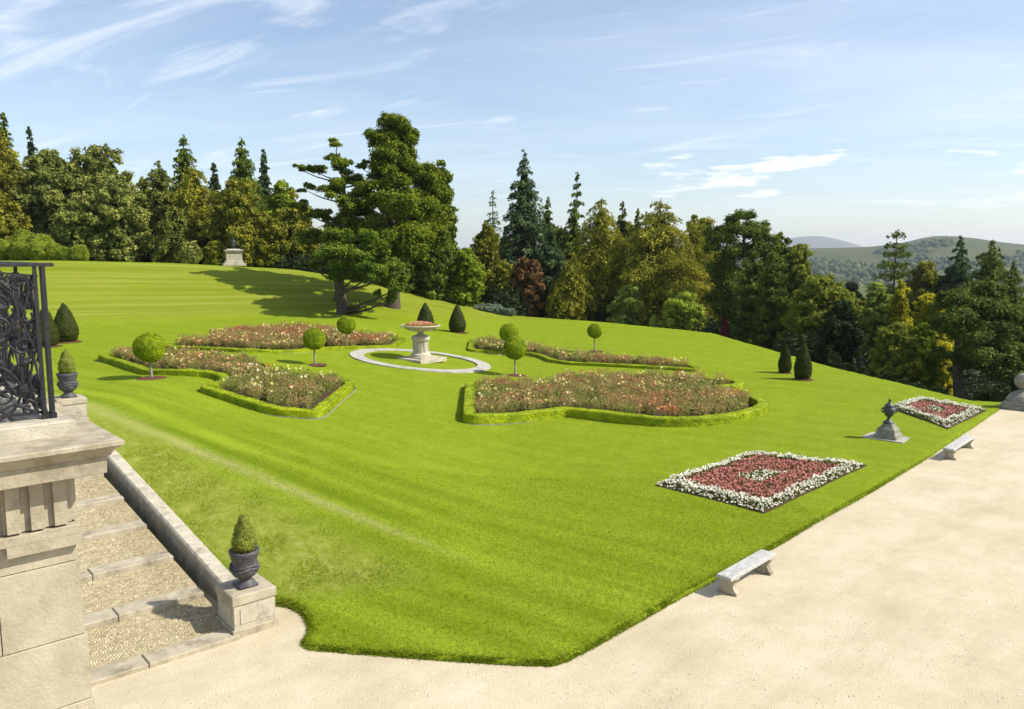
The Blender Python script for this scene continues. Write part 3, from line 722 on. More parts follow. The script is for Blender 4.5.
roses(CB, 11, 'reddish rose bushes filling the far left box hedge', warm=.8, yel=lambda P: .6)
roses(CC, 21, 'brownish rose bushes filling the far right box hedge', warm=.55, yel=lambda P: .6)
roses(CD, 31, 'red and brown rose bushes filling the large right box hedge', (.65, 1.0), warm=.62, yel=lambda P: np.where(P[:, 1] < CD[:, 1].min()+4.5, .95, .75))

# ------------------------------------------------------------------ square beds of white and red flowers
WHITE = flowers_mat('white_petals', [(0, (.55, .52, .38)), (.5, (.76, .72, .60)), (1, (.84, .82, .74))])
RED = flowers_mat('red_petals', [(0, (.28, .09, .06)), (.5, (.52, .17, .14)), (1, (.70, .36, .31))])
DKLEAF = foliage('begonia_leaves', [(0, (.06, .08, .014)), (.5, (.15, .18, .03)), (1, (.25, .27, .06))], .2)
REDLEAF = foliage('bronze_begonia_leaves', [(0, (.12, .06, .03)), (.5, (.24, .12, .06)), (1, (.30, .27, .10))], .2)
def flowerbed(corners, which, h=.22):
    c = np.array([ongr_h(a, b, h)[:2] for a, b in corners]); cen = c.mean(0); z0 = gh(*cen)
    ax = np.array([c[1]-c[0], c[2]-c[1]])
    def uv(n): return rng.random((n, 2))
    def tow(p): 
        a, b = p[:, 0:1], p[:, 1:2]
        return c[0]*(1-a)*(1-b)+c[1]*a*(1-b)+c[2]*a*b+c[3]*(1-a)*b
    sz = np.linalg.norm(c[1]-c[0])*.5+np.linalg.norm(c[2]-c[1])*.5
    bw = .50/sz
    def rad(p): return np.minimum(np.minimum(p[:, 0], 1-p[:, 0]), np.minimum(p[:, 1], 1-p[:, 1]))
    wig = lambda p: (vn2(p[:, 0]*sz, p[:, 1]*sz, 1.6, 3)-.5)*.35*bw
    org = np.array([cen[0], cen[1], z0])
    def mound(p, r, w_): return h*np.clip(np.minimum(r, .08)/.08, 0, 1)**.4
    out = {}
    for nm, npm in (('w', 52), ('r', 46), ('c', 52)): out[nm] = None
    n = int(sz*sz*360); p = uv(n); r = rad(p)
    cd = np.maximum(abs(p[:, 0]-.5), abs(p[:, 1]-.5))+(vn2(p[:, 0]*sz, p[:, 1]*sz, 2.5, 8)-.5)*.06
    isw = (r < bw+wig(p)); isc = cd < .125; isr = ~isw & ~isc & (r > bw*1.12)
    bump = vn2(p[:, 0]*sz, p[:, 1]*sz, 3.2, 1)
    for nm, sel, mat, lmat, lbl in (('border', isw, WHITE, DKLEAF, 'band of white bedding flowers edging the %s square flower bed'),
                              ('field', isr, RED, REDLEAF, 'red bedding flowers filling the %s square flower bed'),
                              ('middle', isc, WHITE, DKLEAF, 'small patch of white flowers in the middle of the %s square bed')):
        pp = p[sel]; rr2 = r[sel]; W2 = tow(pp); k = len(W2)
        hz = h*(.55+.6*bump[sel])*np.clip(rr2/(.03), .25, 1)+(.0 if nm != 'border' else .06)
        G = np.stack([W2[:, 0], W2[:, 1], ground(W2[:, 0], W2[:, 1])+.05], -1)-org
        acc = Acc(); L = Acc()
        for rep in range(3):
            Q = G+np.stack([rng.normal(0, .03, k), rng.normal(0, .03, k), hz*rng.uniform(.15, .92, k)], -1)
            L.leaves(Q, dirs(k)*.6+[0, 0, .7], .036, rng.random(k), .7)
        fsel = rng.random(k) < (.66 if nm == 'border' else .42 if nm == 'field' else .30)
        Q = (G+np.stack([rng.normal(0, .02, k), rng.normal(0, .02, k), hz*rng.uniform(.85, 1.08, k)], -1))[fsel]; kk = len(Q)
        for rep in range(2):
            acc.leaves(Q+rng.normal(0, .012, Q.shape), dirs(kk)*.55+[.1, -.25, .8], .034 if nm == 'border' else .030, rng.random(kk), .95)
        o = acc.build('white_flowers' if nm != 'field' else 'red_flowers', mat); o.location = org
        tag(o, lbl % which, 'flowers', kind='stuff')
        o = L.build('flower_leaves', lmat); o.location = org
        tag(o, ('leaves under the ' + lbl) % which, 'leaves', kind='stuff')
    s = Acc(); e = 1+.05/sz*2
    cc = cen+(c-cen)*e; cc2 = cen+(c-cen)*(e+.01)
    zz = ground(cc[:, 0], cc[:, 1])
    s.add([(x, y, z+.115) for (x, y), z in zip(cc, zz)]+[(x, y, z-.1) for (x, y), z in zip(cc2, zz)], [(0, 1, 2, 3)]+[(i, 4+i, 4+(i+1) % 4, (i+1) % 4) for i in range(4)])
    tag(s.build('soil', M['soil'], tint=False), kind='structure')
flowerbed([(657, 482), (752, 451.5), (865, 462.5), (764, 509)], 'nearer')
flowerbed([(892.5, 405), (919, 397), (985, 408), (947.5, 426)], 'farther')

# ------------------------------------------------------------------ topiary
def mulch_ring(parent, r):
    a = Acc(); n = 30; V = [(0, 0, .15)]
    for k in (0.6, 1.0): V += [(math.cos(i*2*math.pi/n)*r*k*rng.uniform(.94, 1.06), math.sin(i*2*math.pi/n)*r*k*rng.uniform(.94, 1.06), rng.uniform(.12, .15) if k < 1 else .085) for i in range(n)]
    a.add(V, [(0, 1+i, 1+(i+1) % n) for i in range(n)]); a.add(V, [(1+i, 1+n+i, 1+n+(i+1) % n, 1+(i+1) % n) for i in range(n)])
    return a.build('mulch', M['mulch'], parent, tint=False)
def blob(acc, V0, F0, fn, n, size, z, nz=.03, seed=0, tb=.5, lift=.035):
    V = fn(V0); nv = V0/np.linalg.norm(V0, axis=1)[:, None]
    V = V+nv*((vnoise(V, 5, seed)-.5)*nz*2+(vnoise(V, 14, seed)-.5)*nz)[:, None]
    acc.add(V*.985, F0, .35)
    sel = rng.integers(0, len(F0), n*3)
    A = V[F0[sel]]; ar = np.linalg.norm(np.cross(A[:, 1]-A[:, 0], A[:, 2]-A[:, 0]), axis=1); keep = rng.random(n*3) < ar/ar.max()
    A = A[keep][:n]; k = len(A); w_ = rng.dirichlet((1, 1, 1), k)
    P = (A*w_[:, :, None]).sum(1); Nn = np.cross(A[:, 1]-A[:, 0], A[:, 2]-A[:, 0]); Nn /= np.linalg.norm(Nn, axis=1)[:, None]+1e-9
    acc.leaves(P+Nn*rng.uniform(-.01, .035, (k, 1)), Nn*1.1+dirs(k)*.55, size, np.clip(tb-.35+.5*vnoise(P, 4, seed)+rng.uniform(-.2, .35, k), 0, 1))
def ball_tree(px, basey, cy, rpx, label):
    b = ongr(px, basey); t = empty('ball_topiary', b, random.random()*3, label=label, cat='topiary tree', group='ball topiary trees on pale stems')
    D = b[1]; r = rpx/F*D*.92; zc = ztop(cy, D)-b[2]
    a = Acc(); s = random.random()*30
    blob(a, *ICO4, lambda V: V*np.array([r, r, r*.98])+[0, 0, zc], 5200, .042*max(.8, r), zc, .035, s, .5)
    a.build('crown', FOL['bay'], t)
    a = Acc(); hz = zc-r*.7
    a.tube([(0, 0, 0), (.01, 0, hz*.3), (-.01, .015, hz*.7), (0, 0, hz)], [.075, .06, .055, .05], 10)
    a.build('trunk', M['bark_pale'], t, True, False)
    mulch_ring(t, .72); return t
ball_tree(151.5, 380, 347.5, 16.2, 'largest ball topiary, in the bay of the nearest left hedge')
ball_tree(315, 366.5, 339, 11.6, 'ball topiary on a pale stem behind the right corner of the nearest left rose bed')
ball_tree(347, 348.5, 325, 9.8, 'ball topiary in front of the far left rose bed, left of the stone ring')
ball_tree(515, 377, 348, 12.6, 'ball topiary just behind the left end of the large right rose bed')
ball_tree(509, 355.5, 332.5, 10, 'ball topiary half hidden behind another ball tree, right of the stone ring')
ball_tree(594.5, 352.5, 331, 7.8, 'smallest ball topiary, among the roses of the far right bed')
def cone_tree(px, basey, topy, hw, label):
    b = ongr(px, basey); t = empty('cone_topiary', b, random.random()*3, label=label, cat='topiary', group='dark clipped yew cones on the lawn')
    D = b[1]; r = hw/F*D; h = ztop(topy, D)-b[2]
    def fn(V):
        tz = (V[:, 2]+1)/2
        prof = np.interp(tz, [0, .06, .2, .35, .6, .8, .93, 1], [.55, .82, 1, .98, .72, .42, .17, .0])
        d = np.hypot(V[:, 0], V[:, 1])+1e-6
        return np.stack([V[:, 0]/d*prof*r, V[:, 1]/d*prof*r, .05+tz*h], -1)
    a = Acc(); blob(a, *ICO4, fn, 9000, .042, 0, .045, random.random()*30, .5)
    a.build('crown', FOL['yew'], t); a = Acc(); a.tube([(0, 0, -.1), (0, 0, .4)], .08, 8); a.build('trunk', M['bark'], t, tint=False); mulch_ring(t, r*1.25)
cone_tree(66, 343, 302.5, 12, 'dark yew cone on the lawn just right of the iron railing')
cone_tree(47, 347.5, 306, 11.5, 'dark yew cone seen partly through the iron railing')
cone_tree(425.5, 330, 303, 8.5, 'dark yew cone behind the stone flower bowl')
cone_tree(457.5, 333.5, 304.5, 8.6, 'dark yew cone right of the stone flower bowl')
cone_tree(784.5, 374, 344, 6.2, 'left one of the pair of yew cones on the right lawn')
cone_tree(802.5, 380.5, 342.5, 8.2, 'right and nearer one of the pair of yew cones on the right lawn')

# ------------------------------------------------------------------ stone flower bowl in its ring
c = ongr(421, 361.6); th = R(12)
def disc(r0, r1, z, name, mat, n=96, kz=.0, wall=0):
    a = Acc(); V = []
    rs = [r0, r1] if r0 else [0.01, r1]
    an = np.arange(n)*2*np.pi/n
    rows = []
    for r in rs: rows.append(np.stack([c[0]+r*np.cos(an), c[1]+r*np.sin(an)], -1))
    def zz(p): return ground(p[:, 0], p[:, 1])+z
    pts = [np.column_stack([p, zz(p)]) for p in rows]
    if wall: pts = [pts[0]-[0, 0, wall]]+pts+[pts[1]-[0, 0, wall]]
    V = np.vstack(pts); m = len(pts); idx = np.arange(m*n).reshape(m, n); jj = np.roll(idx, -1, 1)
    a.add(V, np.stack([idx[:-1], jj[:-1], jj[1:], idx[1:]], -1).reshape(-1, 4)[:, ::-1])
    return tag(a.build(name, mat, tint=False), kind='structure')
disc(3.8, 4.7, .15, 'stone_ring_path', M['paving'], wall=.2)
t = empty('flower_bowl_pedestal', c+[0, 0, .05], 0, label='round stone pedestal carrying a wide shallow flower bowl inside a pale stone ring', cat='garden ornament')
a = Acc(); a.box((0, 0, .10), (2.45, 2.45, .26), R(51), bev=.02); a.box((0, 0, .27), (1.55, 1.55, .10), R(51), bev=.02); a.build('base_slab', M['stone_pale'], t, tint=False)
def octp(prof, n=32): 
    a = Acc(); a.lathe(prof, n); return a
a = octp([(0.671, .32), (0.671, .44), (0.636, .47), (0.602, .50), (0.542, .56), (0.516, .60), (0.499, .62), (0.499, 1.30), (0.516, 1.32), (0.533, 1.36), (0.602, 1.42), (0.619, 1.46), (0.619, 1.62), (0.593, 1.66), (0.516, 1.70), (0.361, 1.76), (0.258, 1.80), (0.206, 1.86), (0.189, 1.93), (0.224, 1.98), (0.292, 2.0)])
a.build('pillar', M['stone_pale'], t, True, False)
a = Acc()
for k in range(8):
    an = k*math.pi/4; a.box((.503*math.cos(an), .503*math.sin(an), .95), (.05, .22, .60), an, bev=.01)
a.build('carved_panels', M['stone_pale'], t, tint=False)
a = octp([(.30, 2.0), (.55, 2.03), (.85, 2.10), (1.05, 2.20), (1.12, 2.30), (1.31, 2.33), (1.34, 2.37), (1.33, 2.42), (1.26, 2.43), (1.24, 2.38), (.9, 2.33), (0.02, 2.30)], 48); a.build('bowl', M['stone_pale'], t, True, False)
a = Acc(); k = 2600; rr_ = np.sqrt(rng.random(k))*1.18; an = rng.random(k)*6.283; hz = .30*(1-(rr_/1.25)**2)
P = np.stack([rr_*np.cos(an), rr_*np.sin(an), 2.36+hz*rng.uniform(.3, 1.05, k)], -1)
PK = flowers_mat('pink_bowl_petals', [(0, (.10, .15, .02)), (.3, (.22, .27, .03)), (.42, (.62, .50, .06)), (.5, (.70, .30, .10)), (.62, (.70, .22, .26)), (1, (.85, .50, .52))])
tn = np.clip(np.where(rr_ > .8, rng.uniform(0, .6, k), rng.uniform(.2, 1, k)), 0, 1)
a.leaves(P, dirs(k)*.6+[0, 0, .7], .05, tn, .8); o = a.build('bowl_flowers', PK); o.location = c+[0, 0, .05]; tag(o, 'pink, yellow and red flowers heaped in the stone bowl', 'flowers', kind='stuff')

# ------------------------------------------------------------------ monument with statue on the far terrace
D = 97.; X = at(234, D, 262); zb = ground(np.array([X]), np.array([D]))[0]
zb = max(zb, ztop(265, D)); t = empty('stone_monument', (X, D, zb-.05), R(24), label='pale stone block pedestal on the top terrace in front of the wood', cat='monument')
k = D/F
a = Acc(); a.box((0, 0, .12), (26*k*.82, 26*k*.82, .30), bev=.03); a.box((0, 0, .40), (22*k*.78, 22*k*.78, .28), bev=.04); a.build('plinth', M['stone_pale'], t, tint=False)
a = Acc()
for i in range(4): a.box((0, 0, .54+.14+i*.275), (1.78, 1.78, .265), bev=.015)
a.build('shaft', M['stone_pale'], t, tint=False)
a = Acc(); a.box((0, 0, 1.72), (2.1, 2.1, .12), bev=.02); a.box((0, 0, 1.83), (2.2, 2.2, .10), bev=.03); a.box((0, 0, 1.93), (1.7, 1.7, .10), taper=.8); a.build('cap', M['stone_pale'], t, tint=False)
s = empty('seated_statue', (X, D, zb+1.93), R(24), label='small dark bronze figure group on top of the stone monument', cat='statue')
a = Acc()
def limb(p, r): a.tube(p, r, 10)
limb([(0, 0, 0), (0, 0, .12)], [.34, .32])
limb([(.16, .02, .1), (.14, -.12, .42), (.10, .05, .52)], [.07, .09, .12]); limb([(-.15, -.10, .1), (-.14, -.20, .45), (-.06, .04, .52)], [.07, .09, .12])
limb([(0, .04, .42), (0, .05, .62), (.02, .03, .85), (.03, 0, 1.0), (.03, 0, 1.08)], [.17, .19, .2, .15, .06])
limb([(.2, .02, .95), (.30, -.10, .75), (.22, -.24, .62)], [.07, .06, .045]); limb([(-.16, .02, .95), (-.30, -.04, 1.08), (-.30, -.18, 1.25)], [.07, .06, .045])
limb([(.03, 0, 1.05), (.03, -.02, 1.12), (.03, -.02, 1.22), (.03, -.01, 1.30)], [.055, .105, .10, .03])
a.build('figure', M['bronze'], s, True, False)

# ------------------------------------------------------------------ covered urn on stepped stone base
c = ongr(887.5, 440.5); t = empty('stepped_pedestal', c, R(60), label='stepped grey stone pedestal on a pale slab between the two square flower beds', cat='pedestal')
sc = c[1]/F
slab = np.array([ongr(861, 439.6), ongr(871.5, 435), ongr(910, 440.8), ongr(903, 446)])
a = Acc(); V = [(p[0]-c[0], p[1]-c[1], .135) for p in slab]+[(p[0]-c[0], p[1]-c[1], -.05) for p in slab]
t.rotation_euler = (0, 0, 0)
a.add(V, [(0, 1, 2, 3)]+[(i, 4+i, 4+(i+1) % 4, (i+1) % 4) for i in range(4)]); a.build('slab', M['paving'], t, tint=False)
a = Acc(); ro = math.atan2(slab[2][1]-slab[1][1], slab[2][0]-slab[1][0])
for (w1, h0, h1, tp) in ((.92, .13, .28, .97), (.84, .28, .36, .9), (.72, .36, .52, 1), (.68, .52, .60, .85), (.50, .60, .74, .75)):
    a.box((0, 0, (h0+h1)/2), (w1, w1, h1-h0), ro, taper=tp, bev=.012)
a.build('stepped_base', M['stone_weather'], t, tint=False)
u = empty('covered_urn', c+[0, 0, .74], 0, label='dark bronze covered urn with handles on the stepped pedestal by the gravel walk', cat='urn')
a = Acc(); a.lathe([(.22, 0), (.22, .06), (.14, .10), (.07, .18), (.06, .24), (.10, .28), (.17, .36), (.235, .50), (.25, .60), (.23, .66), (.17, .70), (.20, .73), (.21, .75), (.15, .79), (.09, .86), (.05, .90), (.045, .93), (.07, .97), (.03, 1.03), (.005, 1.06)], 28); a.build('body', M['bronze'], u, True, False)
for sgn in (-1, 1):
    a = Acc(); pts = [(sgn*(.19+.13*math.sin(q)), 0, .56+.10*math.cos(q)) for q in np.linspace(.2, math.pi-.2, 9)]
    ca_, sa_ = math.cos(R(-10)), math.sin(R(-10)); pts = [(x*ca_, x*sa_, z) for x, y, z in pts]; a.tube(pts, .03, 8); a.build('handle', M['bronze'], u, True, False)

# ------------------------------------------------------------------ stone benches
def bench(p, label):
    c4 = np.array([gp(a, b, .47)[:2] for a, b in p])        # left-back, left-front, right-front, right-back
    e = c4[2]-c4[1]+c4[3]-c4[0]; L = np.linalg.norm(e)/2; rot = math.atan2(e[1], e[0]); wd = .5*(np.linalg.norm(c4[1]-c4[0])+np.linalg.norm(c4[2]-c4[3])); wd = min(wd, .62)
    m = c4.mean(0); t = empty('stone_bench', (m[0], m[1], 0), rot, label=label, cat='bench', group='stone benches along the gravel walk')
    a = Acc(); a.box((0, 0, .43), (L, wd, .085), bev=.012); a.build('seat', M['stone_grey'], t, tint=False)
    for sx_ in (-1, 1):
        a = Acc(); n = 9; zs = np.linspace(0, .388, n); pr = np.interp(zs, [0, .05, .11, .2, .3, .36, .388], [.24, .24, .17, .135, .17, .225, .235])
        V = []; th_ = .075
        for z, w_ in zip(zs, pr): V += [(-th_, -w_, z), (th_, -w_, z), (th_, w_, z), (-th_, w_, z)]
        f = [(0, 3, 2, 1), tuple(4*(n-1)+i for i in range(4))]
        for k in range(n-1):
            for i in range(4): f.append((4*k+i, 4*k+(i+1) % 4, 4*k+4+(i+1) % 4, 4*k+4+i))
        V = np.array(V)+[sx_*(L/2-.26), 0, 0]; a.add(V, f); a.build('leg', M['stone'], t, tint=False)
bench([(716, 574.3), (731.5, 578.5), (776, 553), (761, 549)], 'nearest grey stone bench at the lawn edge beside the nearer flower bed')
bench([(944, 447.7), (953, 449.5), (974.6, 436.5), (964.5, 434.5)], 'farther grey stone bench beside the bronze urn and the farther flower bed')

# ------------------------------------------------------------------ stone pier with ball at the far right
c = gp(1020, 409, 0); t = empty('ball_finial_pier', c+[.15, .1, 0], R(45), label='weathered stone pier topped by a ball at the far end of the gravel walk', cat='pier')
a = Acc(); a.box((0, 0, .10), (1.70, 1.70, .22), bev=.02); a.box((0, 0, .30), (1.5, 1.5, .20), bev=.05)
a.lathe([(.74, .40), (.72, .5), (.62, .68), (.46, .82), (.32, .90), (.22, .94), (.18, .99), (.24, 1.03)], 32); a.build('base', M['stone_weather'], t, False, False)
a = Acc(); V = ICO4[0]*.42+[0, 0, 1.42]; a.add(V, ICO4[1]); a.build('ball', M['stone_weather'], t, True, False)

# ------------------------------------------------------------------ perron steps, parapet, pedestals
P0 = PED[:2]; SL = .134; ROT = math.atan2(US[1], US[0])
def sp(u, v): return P0+US*u+VS*v
Lp = 14.2
t = empty('stone_steps', (P0[0], P0[1], 0), ROT, label='broad garden steps of pebbled treads with stone nosings climbing behind the balcony wall', cat='steps')
pitch_ = 1.97; Nst = 8; start = -.55
ck = foliage('cobble_stone', [(0, (.22, .17, .09)), (.35, (.38, .31, .18)), (.7, (.48, .405, .26)), (1, (.60, .535, .39))], 0, .85, .3)
moss = surf('mossy_mortar', (.25, .21, .115), (.40, .34, .21), 6, .95, .8, 40)
for k in range(Nst):
    z0 = .04+k*pitch_*SL; y0 = start+k*pitch_
    a = Acc(); wn = [(-6.6, -4.35), (-4.34, -2.3), (-2.29, -.52)]
    for x0_, x1_ in wn: a.box(((x0_+x1_)/2, y0+.25, z0-.08), (x1_-x0_-.012, .50, .26), bev=.018)
    a.build('nosing', M['stone'], t, tint=False)
    a = Acc(); y1 = y0+.50; y2 = y0+pitch_; z1 = z0+.02; z2 = z0+pitch_*SL-.085
    a.add([(-6.6, y1, z1), (-.5, y1, z1), (-.5, y2, z2), (-6.6, y2, z2)], [(0, 1, 2, 3)]); 
    a.build('tread_bed', moss, t, tint=False)
    a = Acc(); yy = y1+.04; row = 0
    while yy < y2-.03:
        fr_ = (yy-y1)/(y2-y1); big = min(abs(fr_-.03), abs(fr_-.27), abs(fr_-.52), abs(fr_-.77)) < .035; stp = .047
        xx = -6.5+random.random()*.05
        while xx < -.55:
            s_ = stp*random.uniform(.36, .55); zc = z1+(z2-z1)*(yy-y1)/(y2-y1)
            if random.random() < .93:
                V = ICO1[0]*np.array([s_*random.uniform(.8, 1.3), s_, s_*.75])+[xx, yy+random.uniform(-.015, .015), zc-(.018 if big else .002)]
                tn = min(1, max(0, random.gauss(.52, .30)-.22*(xx < -.0 and xx > -1.3))) if not big else random.uniform(.05, .35)
                a.add(V, ICO1[1], tn)
            xx += stp*random.uniform(.9, 1.15)
        yy += stp*.95; row += 1
    a.build('pebble_tread', ck, t, True)
t = empty('stair_parapet', (P0[0], P0[1], 0), ROT, label='sloping low stone parapet rising beside the garden steps and the grass bank', cat='parapet wall')
nb_ = 6; Ls = (Lp-.9)/nb_
for (nm, w1, dz0, dz1, mt) in (('wall', .30, -.9, .30, M['stone']), ('coping', .37, .302, .42, M['stone_pale'])):
    a = Acc()
    for k in range(nb_):
        v0 = .44+k*Ls; v1 = v0+Ls-.008; q = [SL*v0, SL*v1]
        V = []
        for (vv, zz) in ((v0, q[0]), (v1, q[1])):
            h1 = dz1; b_2 = .02 if nm == 'coping' else 0
            V += [(-w1/2-.06, vv, zz+dz0), (w1/2-.06, vv, zz+dz0), (w1/2-.06, vv, zz+h1-b_2*2), (w1/2-.06-b_2*2, vv, zz+h1), (-w1/2-.06+b_2*2, vv, zz+h1), (-w1/2-.06, vv, zz+h1-b_2*2)]
        a.add(V, [(i, (i+1) % 6, 6+(i+1) % 6, 6+i) for i in range(6)])
        a.add(V, [(0, 5, 2, 1), (5, 4, 3, 2), (6, 7, 8, 11), (11, 8, 9, 10)])
    a.build(nm, mt, t, tint=False)
def pedestal(vpos, z, label):
    p = sp(-.15, vpos); t = empty('stone_pedestal', (p[0], p[1], z), ROT, label=label, cat='pedestal', group='square stone pedestals on the stair parapet')
    a = Acc(); a.box((0, 0, .03), (.98, .98, .26), bev=.02); a.build('foot', M['stone'], t, tint=False)
    a = Acc(); a.box((0, 0, .42), (.88, .88, .52)); a.box((0, -.443, .42), (.62, .02, .34)); a.box((-.443, 0, .42), (.02, .62, .34)); a.box((.443, 0, .42), (.02, .62, .34)); a.build('die', M['stone_pale'], t, tint=False)
    a = Acc(); a.box((0, 0, .775), (.94, .94, .19), bev=.02); a.build('cap', M['stone'], t, tint=False)
    return np.array([p[0], p[1], z+.87])
def planter(pt, label, clabel, s=1.0):
    u = empty('lead_planter', pt, ROT, label=label, cat='urn planter', group='lead planters on the stair pedestals')
    a = Acc(); a.box((0, 0, .03), (.40*s, .40*s, .06)); a.lathe([(r*s, z*s) for r, z in [(.20, .06), (.19, .09), (.14, .13), (.125, .17), (.17, .20), (.235, .25), (.27, .31), (.285, .38), (.275, .44), (.25, .50), (.255, .56), (.275, .62), (.29, .69), (.31, .73), (.31, .78), (.285, .79), (.26, .76), (.0, .74)]], 32)
    a.build('bowl', M['lead'], u, True, False)
    a = Acc()
    for z_, r_2 in ((.46, .275), (.40, .292)):
        pts = [(r_2*s*math.cos(q)*(1+.03*math.sin(5*q)), r_2*s*math.sin(q)*(1+.03*math.sin(5*q)), (z_+.025*math.sin(3*q))*s) for q in np.linspace(0, 2*math.pi, 40)]
        a.tube(pts, .022*s, 6)
    a.build('wreath_band', M['lead'], u, True, False)
    d = empty('dwarf_conifer', (pt[0], pt[1], pt[2]+.74*s), 0, label=clabel, cat='conifer', group='small cone conifers in lead planters')
    h = .84*s
    def fn(V):
        tz = (V[:, 2]+1)/2; prof = np.interp(tz, [0, .08, .25, .5, .75, .9, 1], [.7, .9, 1, .84, .52, .26, .0])
        dd = np.hypot(V[:, 0], V[:, 1])+1e-6
        return np.stack([V[:, 0]/dd*prof*.235*s, V[:, 1]/dd*prof*.235*s, tz*h], -1)
    a = Acc(); blob(a, *ICO4, fn, 6000, .022, 0, .035, random.random()*9, .5); a.build('crown', FOL['dwarf'], d)
    a = Acc(); a.tube([(0, 0, -.05), (0, 0, .2)], .03, 8); a.build('stem', M['bark'], d, tint=False)
pt = pedestal(0, 0, 'square stone pedestal at the foot of the garden steps'); planter(pt, 'dark lead planter on the pedestal at the foot of the steps', 'golden green cone conifer in the planter at the foot of the steps')
# upper pedestal: same parapet, farther up
best = min(np.arange(9, 18, .05), key=lambda v: abs((W_/2+F*sp(-.15, v)[0]/(sp(-.15, v)[1]*math.cos(PITCH)+4.6*math.sin(PITCH)))-68))
pu = sp(-.15, best); zu = ztop(397, pu[1])-.87
print('upper pedestal', best, pu, zu)
pt = pedestal(best, zu, 'square stone pedestal at the top of the steps, half hidden behind the balcony'); planter(pt, 'dark lead planter on the upper pedestal just right of the railing', 'golden green cone conifer in the upper planter right of the railing', 1.08)

# ------------------------------------------------------------------ balcony
TZ = 6.5; T = gp(124.5, 439.5, TZ)[:2]; q2 = gp(0, 457.5, TZ)[:2]
bu = (T-q2)/np.linalg.norm(T-q2); bv = np.array([-bu[1], bu[0]]); BR = math.atan2(bu[1], bu[0])
print('balcony', T, math.degrees(BR))
t = empty('stone_balcony', (T[0], T[1], 0), BR, label='ashlar stone balcony with moulded cornice at the left edge', cat='balcony')
def bb(a, x1, y0, z0, z1, x0=-7, y1=6, bev=0.0): a.box(((x0+x1)/2, (y0+y1)/2, (z0+z1)/2), (x1-x0, y1-y0, z1-z0), bev=bev)
def moul(name, prof, mat, joints=()):
    """profile = list of (setback, z) swept along front and right side (mitred)"""
    a = Acc(); V = []
    for s_, z in prof: V += [(-7, s_, z), (-s_, s_, z), (-s_, 6, z)]
    f = []
    for k in range(len(prof)-1):
        for j in range(2): f.append((3*k+j, 3*k+j+1, 3*k+4+j, 3*k+3+j))
    a.add(V, f); n = len(prof)
    for k, flip in ((0, 1), (n-1, 0)):
        s_, z = prof[k]; a.add([(-7, s_, z), (-s_, s_, z), (-s_, 6, z), (-7, 6, z)], [(0, 3, 2, 1) if flip else (0, 1, 2, 3)])
    return a.build(name, mat, t, tint=False)
moul('cornice', [(.085, TZ-.118), (.075, TZ-.112), (.068, TZ-.095), (.05, TZ-.07), (.035, TZ-.058), (.022, TZ-.052), (.018, TZ-.04), (0, TZ-.036), (0, TZ-.01), (.01, TZ)], M['stone'])
moul('architrave_band', [(.34, TZ-.245), (.105, TZ-.245), (.10, TZ-.24), (.095, TZ-.121)], M['stone'])
FS = .325
a = Acc(); bb(a, -FS, FS, TZ-.62, TZ-.247); a.build('frieze', M['stone'], t, tint=False)
a = Acc()
a.box((-FS-.20, FS-.012, TZ-.43), (.40, .03, .36)); a.box((-FS+.012, FS+.20, TZ-.43), (.03, .40, .36))
for k in range(3): a.box((-FS-.05-k*.145, FS-.03, TZ-.43), (.085, .07, .35), bev=.0); a.box((-FS+.03, FS+.05+k*.145, TZ-.43), (.07, .085, .35))
a.build('triglyph', M['stone'], t, tint=False)
a = Acc(); bb(a, -FS+.07, FS-.07, TZ-.69, TZ-.622, bev=.006); a.build('lower_band', M['stone'], t, tint=False)
a = Acc(); a.box((-FS-.17, FS-.065, TZ-.725), (.46, .08, .066)); a.build('guttae_strip', M['stone'], t, tint=False)
a = Acc(); zz = TZ-.693; row = 0
a.box((-3.85, 3.45, zz/2-.25), (6.8, 5.9, zz-.10+.5))
hs_ = [.20, .56, .50, .48, .5, .5, .5, .5, .5, .5, .5, .5, .5, .5]
for hgt in hs_:
    z1 = zz; z0 = zz-hgt; st_ = .285-.014*row
    xb = [-st_]
    while xb[-1] > -6.5: xb.append(xb[-1]-(.52 if len(xb) == 1 and row % 2 else 1.02))
    for i in range(len(xb)-1): a.box(((xb[i]+xb[i+1])/2, st_+.15, (z0+z1)/2), (xb[i]-xb[i+1]-.007, .30, hgt-.007), bev=.004)
    yb = [st_+.3005]
    while yb[-1] < 5.5: yb.append(yb[-1]+(.32 if len(yb) == 1 and row % 2 == 0 else 1.0))
    for i in range(len(yb)-1): a.box((-st_-.15, (yb[i]+yb[i+1])/2, (z0+z1)/2), (.30, yb[i+1]-yb[i]-.007, hgt-.007), bev=.004)
    zz = z0; row += 1
    if zz < -.3: break
a.build('ashlar_wall', M['stone'], t, tint=False)
# railing plinth + floor
PH = .11
a = Acc(); a.box((-3.6, .52, TZ+PH/2+.001), (6.78, .24, PH), bev=.012); a.box((-.34, 3.3, TZ+PH/2+.001), (.24, 5.32, PH), bev=.012); a.build('railing_plinth', M['stone_pale'], t, tint=False)
a = Acc(); a.box((-3.7, 3.4, TZ+.02), (6.4, 5.4, .03)); a.build('floor_slab', M['paving'], t, tint=False)
